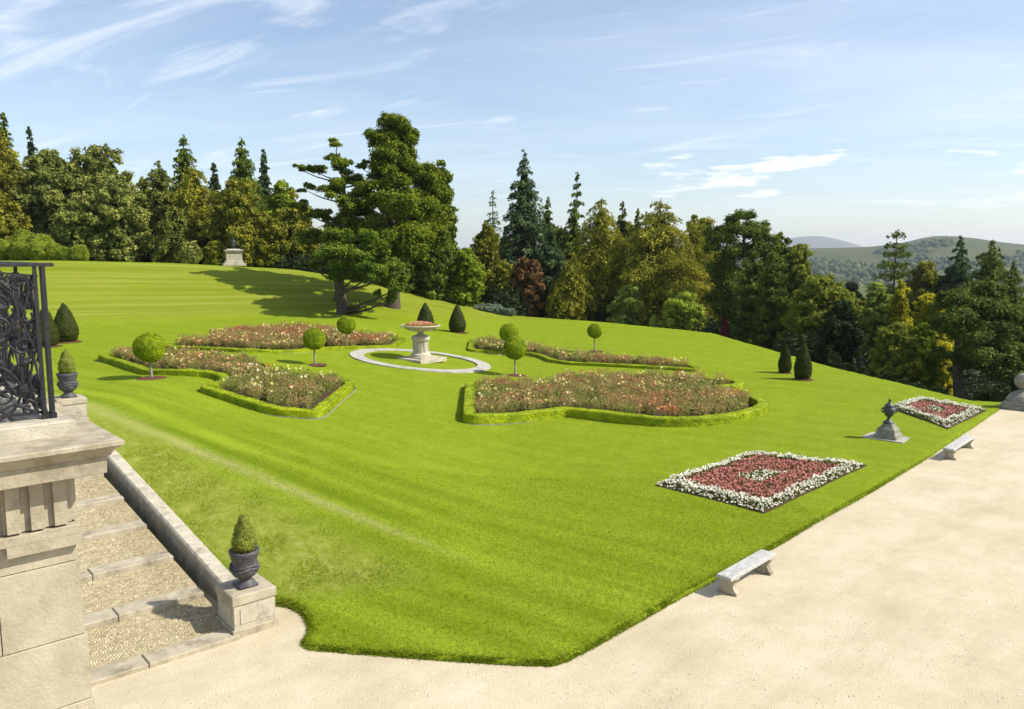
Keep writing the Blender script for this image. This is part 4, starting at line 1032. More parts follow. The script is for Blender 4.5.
# iron railing, front and side
r = empty('iron_railing', (T[0], T[1], 0), BR, label='black wrought iron railing with scrolls and leaves on the balcony corner', cat='railing')
ZB = TZ+PH; ZT = ZB+1.11
def post(x, y, h=1.11, w_=.024): 
    a = Acc(); a.box((x, y, ZB+h/2), (w_, w_, h)); a.box((x, y, ZB+.02), (w_*1.7, w_*1.7, .04)); a.build('post', M['iron'], r, tint=False)
FX, FY = -.345, .60
post(FX+.032, FY-.02); post(FX-.022, FY-.02); post(FX+.032, FY+.035)
a = Acc(); a.box((FX-2.9, FY, ZT+.008), (6.0, .075, .028), bev=.008); a.box((FX, FY+2.6, ZT+.0085), (.075, 5.1, .028), bev=.008); a.build('handrail', M['iron'], r, tint=False)
a = Acc(); a.box((FX-2.9, FY, ZT-.075), (5.8, .022, .016)); a.box((FX-2.9, FY, ZB+.05), (5.8, .022, .02)); a.box((FX, FY+2.6, ZT-.075), (.022, 5.1, .016)); a.box((FX, FY+2.6, ZB+.05), (.022, 5.1, .02)); a.build('rails', M['iron'], r, tint=False)
def panel(cx_, side):
    """scrollwork panel about .62 wide"""
    a = Acc()
    def P3(x, z): return (FX+cx_+x, FY, ZB+z) if side == 0 else (FX, FY-cx_-x, ZB+z)
    def tb(pts, rad=.0105): a.tube([P3(x, z) for x, z in pts], rad, 7)
    def circ(cx2, cz, rr2, a0=0, a1=2*math.pi, rad=.0115, n=28): tb([(cx2+rr2*math.cos(q), cz+rr2*math.sin(q)) for q in np.linspace(a0, a1, n)], rad)
    def scroll(cx2, cz, r0, a0, turns, d=1, rad=.011): 
        tb([(cx2+r0*(1-.82*t_)*math.cos(a0+d*t_*turns*6.283), cz+r0*(1-.82*t_)*math.sin(a0+d*t_*turns*6.283)) for t_ in np.linspace(0, 1, 34)], rad)
    def leaf(x, z, ang, L_, w_=.035):
        n = 7; V = []; ca_, sa_ = math.cos(ang), math.sin(ang)
        for i in range(n):
            t_ = i/(n-1); ww = w_*math.sin(math.pi*min(1, t_*.9+.08))*(1+.35*math.cos(t_*14)); 
            for s2, dy in ((-1, 0), (0, -.018), (1, 0)):
                xx = x+ca_*L_*t_-sa_*ww*s2; zz2 = z+sa_*L_*t_+ca_*ww*s2; p = list(P3(xx, zz2)); p[1 if side == 0 else 0] += dy*math.sin(math.pi*t_); V.append(p)
        a.add(V, [(3*i+j, 3*i+j+1, 3*i+4+j, 3*i+3+j) for i in range(n-1) for j in range(2)])
    def knob(x, z, r_3=.022): a.add(ICO2[0]*r_3+P3(x, z), ICO2[1])
    circ(0, .80, .215); circ(0, .22, .20); 
    for sg in (-1, 1):
        scroll(sg*.105, .86, .085, 0 if sg < 0 else math.pi, 1.3, sg); scroll(sg*.10, .68, .07, math.pi/2, 1.2, -sg)
        scroll(sg*.235, .53, .085, -math.pi/2, 1.4, sg); scroll(sg*.10, .20, .085, math.pi/2, 1.3, sg); scroll(sg*.24, .09, .06, math.pi/2, 1.2, -sg)
        scroll(sg*.235, 1.0, .055, -math.pi/2, 1.2, -sg)
        tb([(sg*.30, .04), (sg*.26, .30), (sg*.31, .50), (sg*.24, .72), (sg*.30, .95), (sg*.27, 1.05)], .010)
        tb([(sg*.02, .44), (sg*.14, .56), (sg*.26, .44)], .010); tb([(0, .06), (sg*.16, .13), (sg*.30, .05)], .011)
        leaf(0, .50, math.pi/2-sg*.9, .17); leaf(0, .50, -math.pi/2+sg*.9, .15); leaf(sg*.18, .62, math.pi/2-sg*.3, .12); leaf(sg*.12, .30, -math.pi/2+sg*.4, .12)
        leaf(sg*.20, .93, math.pi/2+sg*.8, .12); leaf(sg*.07, .80, math.pi/2-sg*1.3, .11); leaf(sg*.24, .26, -math.pi/2-sg*.5, .10); leaf(sg*.20, .40, sg*0+(.4 if sg > 0 else 2.7), .10)
        knob(sg*.235, .53); knob(sg*.105, .86, .018); knob(sg*.10, .2, .02); knob(sg*.30, .50, .018); knob(sg*.26, .72, .016)
    leaf(0, .50, math.pi/2, .20, .045); leaf(0, .50, -math.pi/2, .18, .045); leaf(0, 1.0, -math.pi/2, .14); leaf(0, .03, math.pi/2, .14); knob(0, .50, .036); knob(0, .80, .026); knob(0, .22, .026)
    a.build('scroll_panel', M['iron'], r, False, False)
for k in range(5): panel(-.36-k*.70, 0)
for k in range(5): post(-.045+FX-(k+1)*.70+.0, FY)
for k in range(4): panel(-.40-k*.70, 1)
for k in range(4): post(FX, FY+.05+(k+1)*.70)

# ------------------------------------------------------------------ trees
def trunk_mesh(h, r0, lean=(0, 0), limbs=(), bend=.0, fork=None):
    a = Acc(); n = 9; ts = np.linspace(0, 1, n)
    ph = random.random()*6
    pts = [(lean[0]*t_*h+bend*math.sin(ph+t_*4)-bend*math.sin(ph), lean[1]*t_*h+bend*math.cos(ph+t_*3)-bend*math.cos(ph), -.5+(h+.5)*t_) for t_ in ts]
    rad = r0*np.interp(ts, [0, .06, .15, 1], [1.5, 1.1, .95, .22])
    a.tube(pts, rad, 9)
    for (z0, tip, rr2) in limbs:
        t_ = (z0+.5)/(h+.5); b = np.array([np.interp(t_, ts, [p[i] for p in pts]) for i in range(3)])
        tip = np.array(tip); mid = b*.5+tip*.5+np.array([random.gauss(0, .25), random.gauss(0, .25), -.10*np.linalg.norm(tip-b)*random.random()])
        q1 = b*.75+tip*.25+(mid-(b+tip)/2)*.7; q3 = b*.25+tip*.75+(mid-(b+tip)/2)*.6
        a.tube([b, q1, mid, q3, tip], [rr2, rr2*.8, rr2*.62, rr2*.45, rr2*.2], 6)
    return a
PROF = {
 'round': ([0, .1, .3, .5, .7, .85, .95, 1], [.35, .68, .95, 1, .92, .7, .42, .12]),
 'egg':   ([0, .1, .25, .4, .6, .8, .93, 1], [.7, .9, 1, .97, .82, .56, .30, .08]),
 'cone':  ([0, .08, .2, .4, .6, .8, .93, 1], [.85, .97, 1, .88, .68, .42, .20, .05]),
 'spire': ([0, 1], [1, .1]),
 'broad': ([0, .08, .2, .4, .6, .8, .93, 1], [.85, .97, 1, .95, .80, .55, .30, .08]),
 'column':([0, .1, .3, .6, .85, 1], [.7, .92, 1, .92, .6, .12]),
 'dome':  ([0, .15, .4, .6, .8, .92, 1], [.85, .98, 1, .93, .72, .48, .16]),
}
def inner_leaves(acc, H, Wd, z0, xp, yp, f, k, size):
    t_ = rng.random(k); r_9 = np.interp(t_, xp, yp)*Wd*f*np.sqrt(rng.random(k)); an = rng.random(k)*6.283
    acc.leaves(np.stack([np.cos(an)*r_9, np.sin(an)*r_9, z0+t_*(H-z0)*.93], -1), dirs(k)+np.stack([np.cos(an), np.sin(an), 0*an+.3], -1)*.6, size, rng.uniform(0, .25, k), .7)  # oversized dark cards: shade of the crown's gaps put into the tint
def lobed(acc, H, Wd, z0, prof, nl, rl, nleaf, size, seed, sub=8, flat=.85, hang=0.0, core=.6):
    nl = int(nl*2.3); rl = rl*.74
    xp, yp = PROF[prof]
    tt = rng.random(nl*3); rr2 = np.interp(tt, xp, yp); keep = rng.random(nl*3) < (.25+.75*rr2); tt = tt[keep][:nl]; rr2 = rr2[keep][:nl]; nl = len(tt)
    an = np.arange(nl)*2.399+rng.normal(0, .6, nl); order = rng.permutation(nl); an = an[order]
    lr = rl*Wd*rng.uniform(.55, 1.35, nl)*np.clip(.5+.65*rr2, .45, 1.1)
    irr = 1+.30*(vnoise(np.stack([np.cos(an)*1.2, np.sin(an)*1.2, tt*3.5], -1), 1.3, seed)-.5)*1.6
    rad = np.maximum(rr2*Wd*irr-lr*.8, 0)*rng.uniform(.82, 1.06, nl)
    rad = np.where(rng.random(nl) < .18, rad*.4, rad)
    C = np.stack([np.cos(an)*rad, np.sin(an)*rad, z0+tt*(H-z0)*np.where(tt > .8, irr*.5+.5, 1)], -1)
    C[:, 2] = np.minimum(C[:, 2], H-lr*flat*.95); C[:, 2] = np.maximum(C[:, 2], z0+lr*.3)
    C[0, :2] *= .2; C[0, 2] = H-lr[0]*flat
    tl = rng.uniform(-.14, .14, nl)
    for i in range(nl):
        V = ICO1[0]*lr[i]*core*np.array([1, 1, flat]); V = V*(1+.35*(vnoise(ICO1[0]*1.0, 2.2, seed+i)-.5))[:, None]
        acc.add(V*.8+C[i], ICO1[1], .05)  # dark inner hull, added to stop light leaking through the lobe
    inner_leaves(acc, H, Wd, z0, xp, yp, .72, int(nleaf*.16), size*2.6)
    w_ = lr**2; w_ /= w_.sum()
    k = nleaf; li = rng.choice(nl, k, p=w_)
    sd0 = dirs(nl*sub).reshape(nl, sub, 3); si = rng.integers(0, sub, k)
    sdv = sd0[li, si]; sr = (lr[li]*rng.uniform(.30, .55, k))[:, None]
    P = C[li]+sdv*(lr[li]*.72)[:, None]*np.array([1, 1, flat])
    d = dirs(k); P = P+d*sr*np.array([1, 1, .8])*rng.uniform(.5, 1.15, (k, 1)); P[:, 2] -= hang*rng.random(k)*lr[li]
    Nn = d*.6+sdv*.35+[0, 0, .3]+rng.normal(0, .4, (k, 3))
    tn = np.clip(.44+tl[li]+(_perm[li % 64, si % 64, int(seed) % 64]-.5)*.42+rng.normal(0, .17, k), 0, 1)
    acc.leaves(P, Nn, size, tn, .62); return C, lr
def conifer(acc, H, Wd, z0, prof, nleaf, size, seed, tiers=22, droop=.18, ragged=.35, spr=.33, core=.45, up=0.0):
    xp, yp = PROF[prof]
    B = []
    for i in range(tiers):
        t_ = (i+rng.random()*.8)/tiers; r_2 = np.interp(t_, xp, yp)*Wd; nbr = int(np.clip(5+r_2*1.8, 5, 13)); a0 = rng.random()*6.28
        for j in range(nbr):
            an_ = a0+j*6.283/nbr+rng.normal(0, .25)
            L_ = r_2*(1-ragged*rng.random()**1.5)*(1+.10*rng.random())*(1+.5*(vnoise(np.array([[math.cos(an_)*1.3, math.sin(an_)*1.3, t_*4.]]), 1.2, seed)[0]-.5))
            B.append((z0+t_*(H-z0)+rng.normal(0, .25), an_, max(L_, .3), rng.normal(0, .14)))
    for q_ in range(5): B.append((H-.2-q_*.25, rng.random()*6.28, .3+.06*q_, 0))
    B = np.array(B)
    w_ = B[:, 2]**1.35; w_ /= w_.sum(); k = nleaf; bi = rng.choice(len(B), k, p=w_); b = B[bi]
    s = rng.random(k)**.62; L_ = b[:, 2]
    wid = spr*L_*np.sin(np.pi*np.clip(s*.85+.12, 0, 1)); lat = rng.uniform(-1, 1, k)*wid
    rad = L_*s; zz = b[:, 0]-droop*L_*s*s*1.8+.10*L_*s+up*L_*s - rng.random(k)**1.5*.35*np.minimum(L_, 3.0)*.7
    x = np.cos(b[:, 1])*rad-np.sin(b[:, 1])*lat; y = np.sin(b[:, 1])*rad+np.cos(b[:, 1])*lat
    P = np.stack([x, y, zz+rng.normal(0, .10, k)], -1)
    out = np.stack([np.cos(b[:, 1]), np.sin(b[:, 1]), -.2+0*rad], -1)
    Nn = np.array([0, 0, .8])+out*.55+rng.normal(0, .5, (k, 3))
    bun = _perm[bi % 64, (s*5).astype(int), (lat/np.maximum(wid, .01)*2+3).astype(int)]-.5
    tn = np.clip(.28+b[:, 3]+.25*s+bun*.30+rng.normal(0, .15, k), 0, 1)
    acc.leaves(P, Nn, size, tn, .55, along=out)
    if core > 0:
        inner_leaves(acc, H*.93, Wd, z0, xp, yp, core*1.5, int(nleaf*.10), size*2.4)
    acc.tube([(0, 0, H-1.6), (.03, 0, H-.6), (.05, 0, H)], [.10, .06, .03], 5, .1)
def padpine(acc, pads, nleaf, size, seed):
    """pads: (x, y, z, rx, rz)"""
    pp_ = []
    for (x, y, z, rx, rz) in pads:
        m_ = 7 if rx > 1.2 else 3
        for _ in range(m_):
            f_ = rng.uniform(.30, .60); a_2 = rng.random()*6.28; r_5 = rx*(1-f_)*rng.uniform(.6, 1.15); pp_.append((x+math.cos(a_2)*r_5, y+math.sin(a_2)*r_5, z+rng.uniform(-.9, .9)*rz, rx*f_, max(rz*.6, rx*f_*.5)))
    pads = np.array(pp_); w_ = pads[:, 3]**2; w_ /= w_.sum(); k = nleaf
    for i, (x, y, z, rx, rz) in enumerate(pads):
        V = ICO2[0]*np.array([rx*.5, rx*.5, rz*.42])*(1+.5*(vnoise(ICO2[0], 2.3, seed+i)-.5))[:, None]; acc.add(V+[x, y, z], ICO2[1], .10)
    sub = 11; sd0 = dirs(len(pads)*sub).reshape(len(pads), sub, 3); sd0[:, :, 2] = np.abs(sd0[:, :, 2])*.9-.15
    li = rng.choice(len(pads), k, p=w_); si = rng.integers(0, sub, k); sdv = sd0[li, si]; rx = pads[li, 3][:, None]; rz = pads[li, 4][:, None]
    sc_ = np.concatenate([rx, rx, rz], 1); d = dirs(k)
    P = pads[li, :3]+sdv*sc_*.74+d*np.concatenate([rx, rx, rz*1.2], 1)*.56*rng.uniform(.2, 1.25, (k, 1))
    Nn = d*.5+sdv*.3+[0, 0, .5]+rng.normal(0, .35, (k, 3))
    tn = np.clip(.40+.18*d[:, 2]+(_perm[li % 64, si % 64, int(seed) % 64]-.5)*.55+rng.normal(0, .16, k), 0, 1)  # tuft tops tinted lighter, highlights put into the needle colour
    acc.leaves(P, Nn, size, tn, .5)

WOODG = 'trees of the wood behind the lawn'
def tree(kind, px, top, D, hw, mat, label, z0f=.08, name=None, nleaf=None, size=None, py=300, **kw):
    X = at(px, D, py if py else 300); zb = gh(X, D)
    if kind == 'conifer': hw = hw*1.22
    H = ztop(top, D)-zb; Wd = hw/F*D
    nm = name or {'lobed': 'broadleaf_tree', 'conifer': 'conifer_tree', 'pads': 'pine_tree'}[kind]
    t = empty(nm, (X, D, zb), 0, label=label, cat='tree', group=WOODG)
    seed = (px*7+top*13) % 61
    vis = (H*Wd*2)                                  # m2 of silhouette
    size = (size or .0020*D)*.84
    nleaf = int((nleaf or np.clip(vis*3.6/(size*size*1.2), 4000, 30000))*1.75)
    a = Acc(); limbs = []
    if kind == 'lobed':
        prof = kw.get('prof', 'round'); nl = kw.get('nl', 34)
        C, lr = lobed(a, H, Wd, z0f*H, prof, nl, kw.get('rl', .34), nleaf, size, seed, kw.get('sub', 9), kw.get('flat', .8), kw.get('hang', 0), kw.get('core', .6))
        for i in range(0, len(C), 3): limbs.append((max(.3, min(H*.75, C[i][2]*.6)), C[i], .035*Wd))
        tr = trunk_mesh(H*.8, .055*Wd+.12, limbs=limbs, bend=.2)
    elif kind == 'conifer':
        conifer(a, H, Wd, z0f*H, kw.get('prof', 'broad' if mat in ('olive', 'brown') else 'cone'), nleaf, size, seed, kw.get('tiers', int(np.clip(H*1.1, 12, 30))), kw.get('droop', .18), kw.get('ragged', .35)*.7, kw.get('spr', .38), kw.get('core', .42)*.62, kw.get('up', 0))
        tr = trunk_mesh(H*.93, .04*Wd+.14)
    else:
        pads = kw['pads'](H, Wd); padpine(a, pads, nleaf, size, seed)
        for p in pads: limbs.append((max(.3, min(H*.9, p[2]-.35*math.hypot(p[0], p[1])-.4)), (p[0], p[1], p[2]-p[4]*.5), kw.get('lr', .02)*Wd+.05))
        tr = trunk_mesh(H*.93, kw.get('tr', .05*Wd+.15), limbs=limbs, bend=kw.get('bend', .5))
    a.build('crown', FOL[mat], t); tr.build('trunk', M['bark'], t, True, False)
    return t

def px_pads(lst, pxc, D, zb):
    """pads from (px, py, r px, flat, depth)"""
    out = []
    for (a, b, r_2, fl, dy) in lst:
        Dy = D+dy; out.append(((at(a, Dy, b)-at(pxc, D, 300)), dy, ztop(b, Dy)-zb, r_2/F*D, r_2/F*D*fl))
    return out

# -- wood on the top terrace, left
tree('lobed', 0, 122, 112, 36, 'golden', 'tall golden olive tree at the far left edge of the photo', prof='egg', nl=44, rl=.30, hang=.3)
tree('conifer', 17, 112, 128, 15, 'dark', 'dark pointed conifer rising behind the golden tree at the left edge', ragged=.5)
tree('conifer', 42, 126, 134, 11, 'blue', 'slender bluish spruce tip just right of the far left conifer', ragged=.6, core=.2, tiers=16)
tree('lobed', 62, 149, 116, 38, 'holm', 'broad grey green evergreen oak, left of two with rounded heads', nl=46, rl=.30, z0f=.03)
tree('lobed', 107, 145, 120, 31, 'holm', 'grey green evergreen oak with the higher domed head, right of its twin', nl=40, rl=.32, z0f=.03)
tree('lobed', 122, 178, 107, 31, 'holm', 'pale grey green oak in front, below the domed oak', nl=44, rl=.28, prof='dome', z0f=.02)
tree('lobed', 12, 196, 104, 24, 'golden', 'low golden tree at the left edge above the clipped shrubs', nl=24, z0f=.02)
tree('lobed', 84, 196, 105, 26, 'holm', 'lower grey green oak left of centre of the oak group, above the round shrub', nl=30, rl=.3, prof='dome', z0f=.02)
tree('conifer', 166, 160, 116, 22, 'brown', 'brownish conifer between the oaks and the tall dark spruce', ragged=.5, droop=.3)
tree('conifer', 150, 176, 122, 18, 'olive', 'small olive conifer just right of the domed oak', ragged=.5)
tree('conifer', 191, 134, 126, 20, 'dark', 'tall dark spruce behind the middle of the left wood', ragged=.3)
tree('conifer', 200, 165, 112, 25, 'olive', 'olive drooping conifer in front of the tall dark spruce', ragged=.45, droop=.35, prof='column')
tree('conifer', 178, 205, 106, 20, 'brown', 'low brown green conifer left of the monument', ragged=.45, droop=.35, prof='column')
tree('conifer', 220, 162, 126, 12, 'blue', 'slim blue green conifer tip between the spruce and the dark fir', ragged=.6)
tree('conifer', 248, 137, 122, 22, 'dark', 'dark fir with a pointed top behind the monument', ragged=.28, core=.55)
tree('conifer', 269, 150, 130, 11, 'blue', 'slim dark spire just right of the dark fir', ragged=.5)
tree('lobed', 240, 179, 107, 34, 'olive', 'broad olive grey tree with a domed head directly behind the monument', nl=46, rl=.27, prof='dome', z0f=.02)
tree('lobed', 284, 180, 116, 24, 'green', 'yellow green tree between the domed olive tree and the big pine', nl=30, prof='egg', z0f=.03)
tree('lobed', 300, 205, 112, 24, 'olive', 'olive tree low behind the left limbs of the big pine', nl=30, z0f=.02)
tree('lobed', 272, 215, 108, 20, 'olive', 'low olive tree right of the monument', nl=24, z0f=.02)

# -- Monterey pines
D = 87; X0 = at(392, D, 300); zb = gh(X0, D)
big = px_pads([(388, 142, 18, .7, 1), (400, 152, 18, .7, -1), (410, 138, 12, .7, 1), (390, 168, 18, .7, 0), (392, 126, 16, .6, 1), (402, 160, 14, .7, 2), (380, 176, 16, .6, 1), (426, 176, 14, .7, 0), (446, 218, 12, .9, 1), (420, 212, 22, .7, -1), (430, 245, 22, .7, -2), (395, 132, 18, .6, 0), (378, 140, 14, .6, -1), (408, 150, 15, .6, 1), (385, 163, 18, .55, -2), (412, 172, 17, .6, 0), (362, 166, 10, .5, -1), (396, 186, 22, .6, -3), (424, 192, 20, .7, 2), (372, 196, 20, .5, -3), (355, 208, 16, .5, -2), (405, 212, 26, .6, -4), (438, 205, 15, .9, 3), (432, 228, 22, .8, 1), (385, 230, 24, .5, -4), (412, 244, 26, .6, -3), (360, 228, 18, .45, -2), (388, 205, 18, .5, 3), (400, 230, 22, .8, 4), (436, 180, 12, .8, 3), (448, 235, 10, 1.0, 2)], 392, D, zb)
tree('pads', 392, 122, D, 55, 'pine', 'huge spreading pine with layered bright green boughs, tallest in the left half', name='pine_tree', pads=lambda H, Wd: big, nleaf=56000, size=.20, tr=.65, lr=.012)
D = 85; X0 = at(338, D, 300); zb = gh(X0, D)
pp = px_pads([(338, 143, 9, .4, 0), (333, 157, 10, .4, 0), (299, 167, 10, .3, 0), (317, 170, 12, .35, 1), (343, 165, 13, .45, -1), (352, 178, 13, .45, 1), (330, 186, 15, .4, -1), (305, 188, 10, .35, 1), (298, 206, 12, .4, 2), (342, 203, 17, .45, -2), (318, 214, 14, .4, 1), (350, 220, 17, .5, 2), (335, 234, 18, .5, 2), (308, 236, 14, .5, 2), (362, 190, 12, .5, 1), (364, 210, 14, .5, 1)], 338, D, zb)
tree('pads', 338, 142, D, 40, 'pine', 'open pine with bare limbs and flat needle pads left of the huge pine', pads=lambda H, Wd: pp, nleaf=17000, size=.20, tr=.45, lr=.014)
D = 80; X0 = at(342, D, 309); zb = gh(X0, D)
lp = px_pads([(345, 243, 20, .55, 0), (365, 240, 18, .5, -1), (330, 256, 15, .6, -1), (352, 258, 22, .5, -3), (376, 254, 18, .5, 0), (388, 268, 16, .45, -2), (398, 285, 12, .55, -2), (372, 272, 18, .4, -4), (355, 275, 18, .4, 3), (318, 268, 11, .5, 0), (340, 272, 14, .5, -2), (392, 296, 8, .7, -2), (378, 297, 5, 1.1, -2)], 342, D, zb)
tree('pads', 342, 232, D, 40, 'pinebright', 'low spreading pine with a thick leaning trunk standing on the grass bank', py=308, pads=lambda H, Wd: lp, nleaf=24000, size=.17, tr=.62, lr=.03, bend=.35)
tree('lobed', 442, 160, 104, 20, 'dark', 'dark dense tree closing the right side of the huge pine', nl=36, rl=.42, prof='column', z0f=.03)
tree('lobed', 398, 226, 99, 27, 'dark', 'dark tree under the huge pine, left of two closing its foot', nl=36, rl=.34, prof='column', z0f=.0)
tree('lobed', 432, 216, 100, 24, 'dark', 'dark tree under the huge pine, right of two closing its foot', nl=36, rl=.34, prof='column', z0f=.0)
tree('lobed', 425, 172, 108, 26, 'dark', 'dark tree deep behind the huge pine', nl=36, rl=.38, prof='column', z0f=.03)
tree('lobed', 375, 210, 112, 30, 'deep', 'dark tree deep behind the low spreading pine', nl=30, rl=.38, prof='dome', z0f=.03)
# -- middle wood
tree('lobed', 466, 246, 101, 21, 'green', 'bright green lumpy tree at the lawn edge right of the big pines', nl=32, rl=.32, prof='dome', z0f=.0, hang=.3)
tree('lobed', 486, 222, 112, 24, 'olive', 'olive tree behind the bright green tree', nl=30, prof='egg', z0f=.02)
tree('conifer', 493, 190, 132, 13, 'silver', 'pale thin see-through spruce left of the tall dark fir', ragged=.5, core=0, nleaf=1500, tiers=18)
tree('conifer', 524, 152, 120, 25, 'blue', 'tall dark pointed fir, highest of the middle wood', ragged=.25, core=.45)
tree('conifer', 547, 198, 126, 11, 'dark', 'thin dark conifer just right of the tall fir', ragged=.5, core=.1)
tree('lobed', 503, 262, 104, 20, 'olive', 'olive bush tree between the bright green tree and the copper one', nl=24, z0f=.0)
tree('lobed', 527, 257, 103, 20, 'copper', 'rounded copper leaved tree at the lawn edge', nl=40, rl=.26, prof='dome', z0f=.02)
tree('conifer', 550, 225, 112, 20, 'blue', 'blue green conifer behind the copper tree', ragged=.4)
tree('conifer', 576, 171, 128, 9, 'dark', 'very thin conifer with a tufted tip above the middle wood', ragged=.55, core=0, nleaf=2200, tiers=14, prof='column')
tree('conifer', 573, 205, 118, 18, 'dark', 'dark conifer under the thin tufted one', ragged=.5)
tree('conifer', 600, 197, 106, 33, 'olive', 'broad olive larch with hanging boughs right of the copper tree', ragged=.4, droop=.35, core=.4, spr=.42)
tree('conifer', 572, 252, 102, 22, 'olive', 'low olive conifer between the copper tree and the broad larch', ragged=.4, droop=.35)
tree('conifer', 621, 204, 120, 13, 'brown', 'slim brown green conifer between two broad olive ones', ragged=.5, core=.2)
tree('conifer', 636, 208, 122, 11, 'dark', 'second slim dark conifer between the broad olive ones', ragged=.5)
tree('conifer', 658, 199, 103, 43, 'olive', 'very broad olive green cypress with layered boughs', ragged=.35, droop=.2, core=.5, spr=.42, prof='egg', nleaf=26000)
tree('conifer', 692, 214, 110, 29, 'olive', 'olive conifer behind the right of the very broad cypress', ragged=.4, prof='egg')
tree('lobed', 628, 285, 99, 20, 'palegreen', 'soft pale green small tree at the foot of the broad olive conifers', nl=24, z0f=.0)
tree('lobed', 683, 291, 93, 22, 'lime', 'small bright lime green tree at the lawn edge', nl=34, rl=.30, z0f=.1)
D = 96; X0 = at(738, D, 300); zb = gh(X0, D)
dp = px_pads([(742, 222, 16, .5, 0), (725, 226, 14, .5, 1), (758, 230, 15, .5, 0), (712, 234, 10, .6, 1), (740, 240, 22, .6, -1), (722, 248, 20, .6, -1), (764, 246, 18, .5, 1), (752, 262, 24, .7, 0), (728, 270, 24, .7, 0), (772, 262, 14, .7, 1), (740, 290, 28, .7, 0), (718, 295, 18, .8, 1), (764, 286, 20, .7, 0), (735, 315, 26, .7, 1), (755, 312, 18, .8, 0)], 738, D, zb)
tree('pads', 738, 212, D, 40, 'dark', 'dark ragged topped pine behind the cypresses at the right end of the middle wood', pads=lambda H, Wd: dp, nleaf=26000, size=.2, tr=.5)
tree('conifer', 752, 248, 86, 17, 'cypress', 'green cypress at the lawn corner, left of two', ragged=.3, core=.6, prof='column', up=.25, droop=.05, z0f=0)
tree('conifer', 770, 252, 82, 15, 'cypress', 'narrow green cypress at the lawn corner, right of two', ragged=.3, core=.6, prof='column', up=.25, droop=.05, z0f=0)
tree('lobed', 797, 243, 98, 26, 'midgreen', 'green tree head rising right of the corner cypresses', nl=34, prof='dome', z0f=.02)
tree('lobed', 776, 232, 104, 24, 'dark', 'dark tree head just left of the far mountain', nl=30, prof='dome', z0f=.02)
tree('lobed', 232, 200, 128, 40, 'midgreen', 'mid green tree mass behind the monument trees, filling the gap under the spires', nl=40, prof='dome', z0f=.02)
tree('lobed', 150, 195, 130, 34, 'midgreen', 'mid green tree filling the wood behind the brownish conifer', nl=34, prof='dome', z0f=.02)
tree('lobed', 292, 188, 126, 26, 'olive', 'olive tree far behind the open pine', nl=30, prof='egg', z0f=.02)
tree('lobed', 486, 232, 128, 26, 'midgreen', 'mid green tree deep behind the pale thin spruce', nl=30, prof='dome', z0f=.02)
tree('lobed', 510, 238, 126, 26, 'midgreen', 'mid green tree deep behind the tall dark fir', nl=30, prof='dome', z0f=.02)
tree('lobed', 560, 226, 130, 30, 'brown', 'brownish tree deep behind the thin tufted conifer', nl=34, prof='dome', z0f=.02)
tree('lobed', 625, 222, 130, 34, 'midgreen', 'mid green tree deep behind the slim conifers', nl=34, prof='dome', z0f=.02)
tree('lobed', 700, 218, 124, 32, 'olive', 'olive tree deep behind the ragged dark pine', nl=34, prof='dome', z0f=.02)
tree('conifer', 644, 212, 112, 26, 'olive', 'olive conifer shoulder left of the very broad cypress', ragged=.4)
# -- trees below the right edge
tree('lobed', 817, 274, 79, 38, 'midgreen', 'dark rounded pine overhanging the lawn edge right of the yew cones', py=370, nl=46, rl=.30, prof='dome', z0f=.15)
tree('lobed', 838, 300, 70, 24, 'deep', 'low dark tree beside the lawn edge below the dark rounded pine', py=370, nl=28, z0f=.1)
tree('lobed', 874, 282, 80, 28, 'palegreen', 'pale green tree left of the yellow poplar', py=350, nl=34, prof='egg')
tree('lobed', 897, 279, 78, 16, 'yellow', 'upright yellow tree in the right hand trees', py=350, nl=26, prof='column', rl=.42)
tree('lobed', 893, 322, 64, 26, 'midgreen', 'green tree leaning over the lawn edge left of the large right pine', py=380, nl=34, z0f=.12)
tree('lobed', 930, 294, 72, 29, 'yellow', 'yellow green tree just left of the large right pine', py=370, nl=30)
tree('lobed', 919, 322, 64, 22, 'green', 'olive tree low between the green tree and the large right pine', py=380, nl=26, z0f=.1)
D = 60; X0 = at(965, D, 395); zb = gh(X0, D)
rp = px_pads([(962, 292, 22, .5, 0), (982, 296, 20, .5, 1), (945, 304, 20, .5, -1), (1000, 310, 20, .5, 0), (965, 308, 26, .5, -2), (938, 324, 14, .5, 0), (952, 326, 26, .5, -2), (985, 325, 28, .5, -1), (1010, 330, 18, .6, 0), (940, 350, 15, .5, -1), (975, 348, 28, .5, -2), (1005, 352, 20, .5, -1), (990, 372, 22, .5, -1), (1012, 376, 14, .5, 0), (955, 366, 14, .5, 1), (965, 330, 26, .8, 3), (990, 345, 24, .8, 3)], 965, D, zb)
tree('pads', 965, 283, D, 58, 'cypress', 'large broad dark pine with visible trunk at the right side', py=395, pads=lambda H, Wd: rp, nleaf=42000, size=.15, tr=.42, lr=.012)
tree('lobed', 1026, 330, 62, 22, 'dark', 'dark tree at the right edge behind the ball pier', py=395, nl=26)
a_ = tree('conifer', 893, 229, 122, 17, 'dark', 'tall open dark pine with bare trunk standing against the heather hill', py=300, z0f=.35, ragged=.6, core=0, nleaf=2600, tiers=9, prof='dome', size=.24, droop=.02)
tree('conifer', 957, 236, 112, 19, 'blue', 'blue green conifer against the hill, left of two at the right', py=300, ragged=.4)
tree('conifer', 987, 240, 104, 26, 'dark', 'dark conifer against the hill, right of two at the right', py=300, ragged=.45, up=.1, prof='broad')
tree('conifer', 1010, 262, 98, 24, 'dark', 'dark conifer near the right edge above the large pine', py=300, ragged=.45)
tree('lobed', 925, 262, 118, 26, 'olive', 'dark olive tree in front of the hill between the open pine and the conifers', py=300, nl=30)
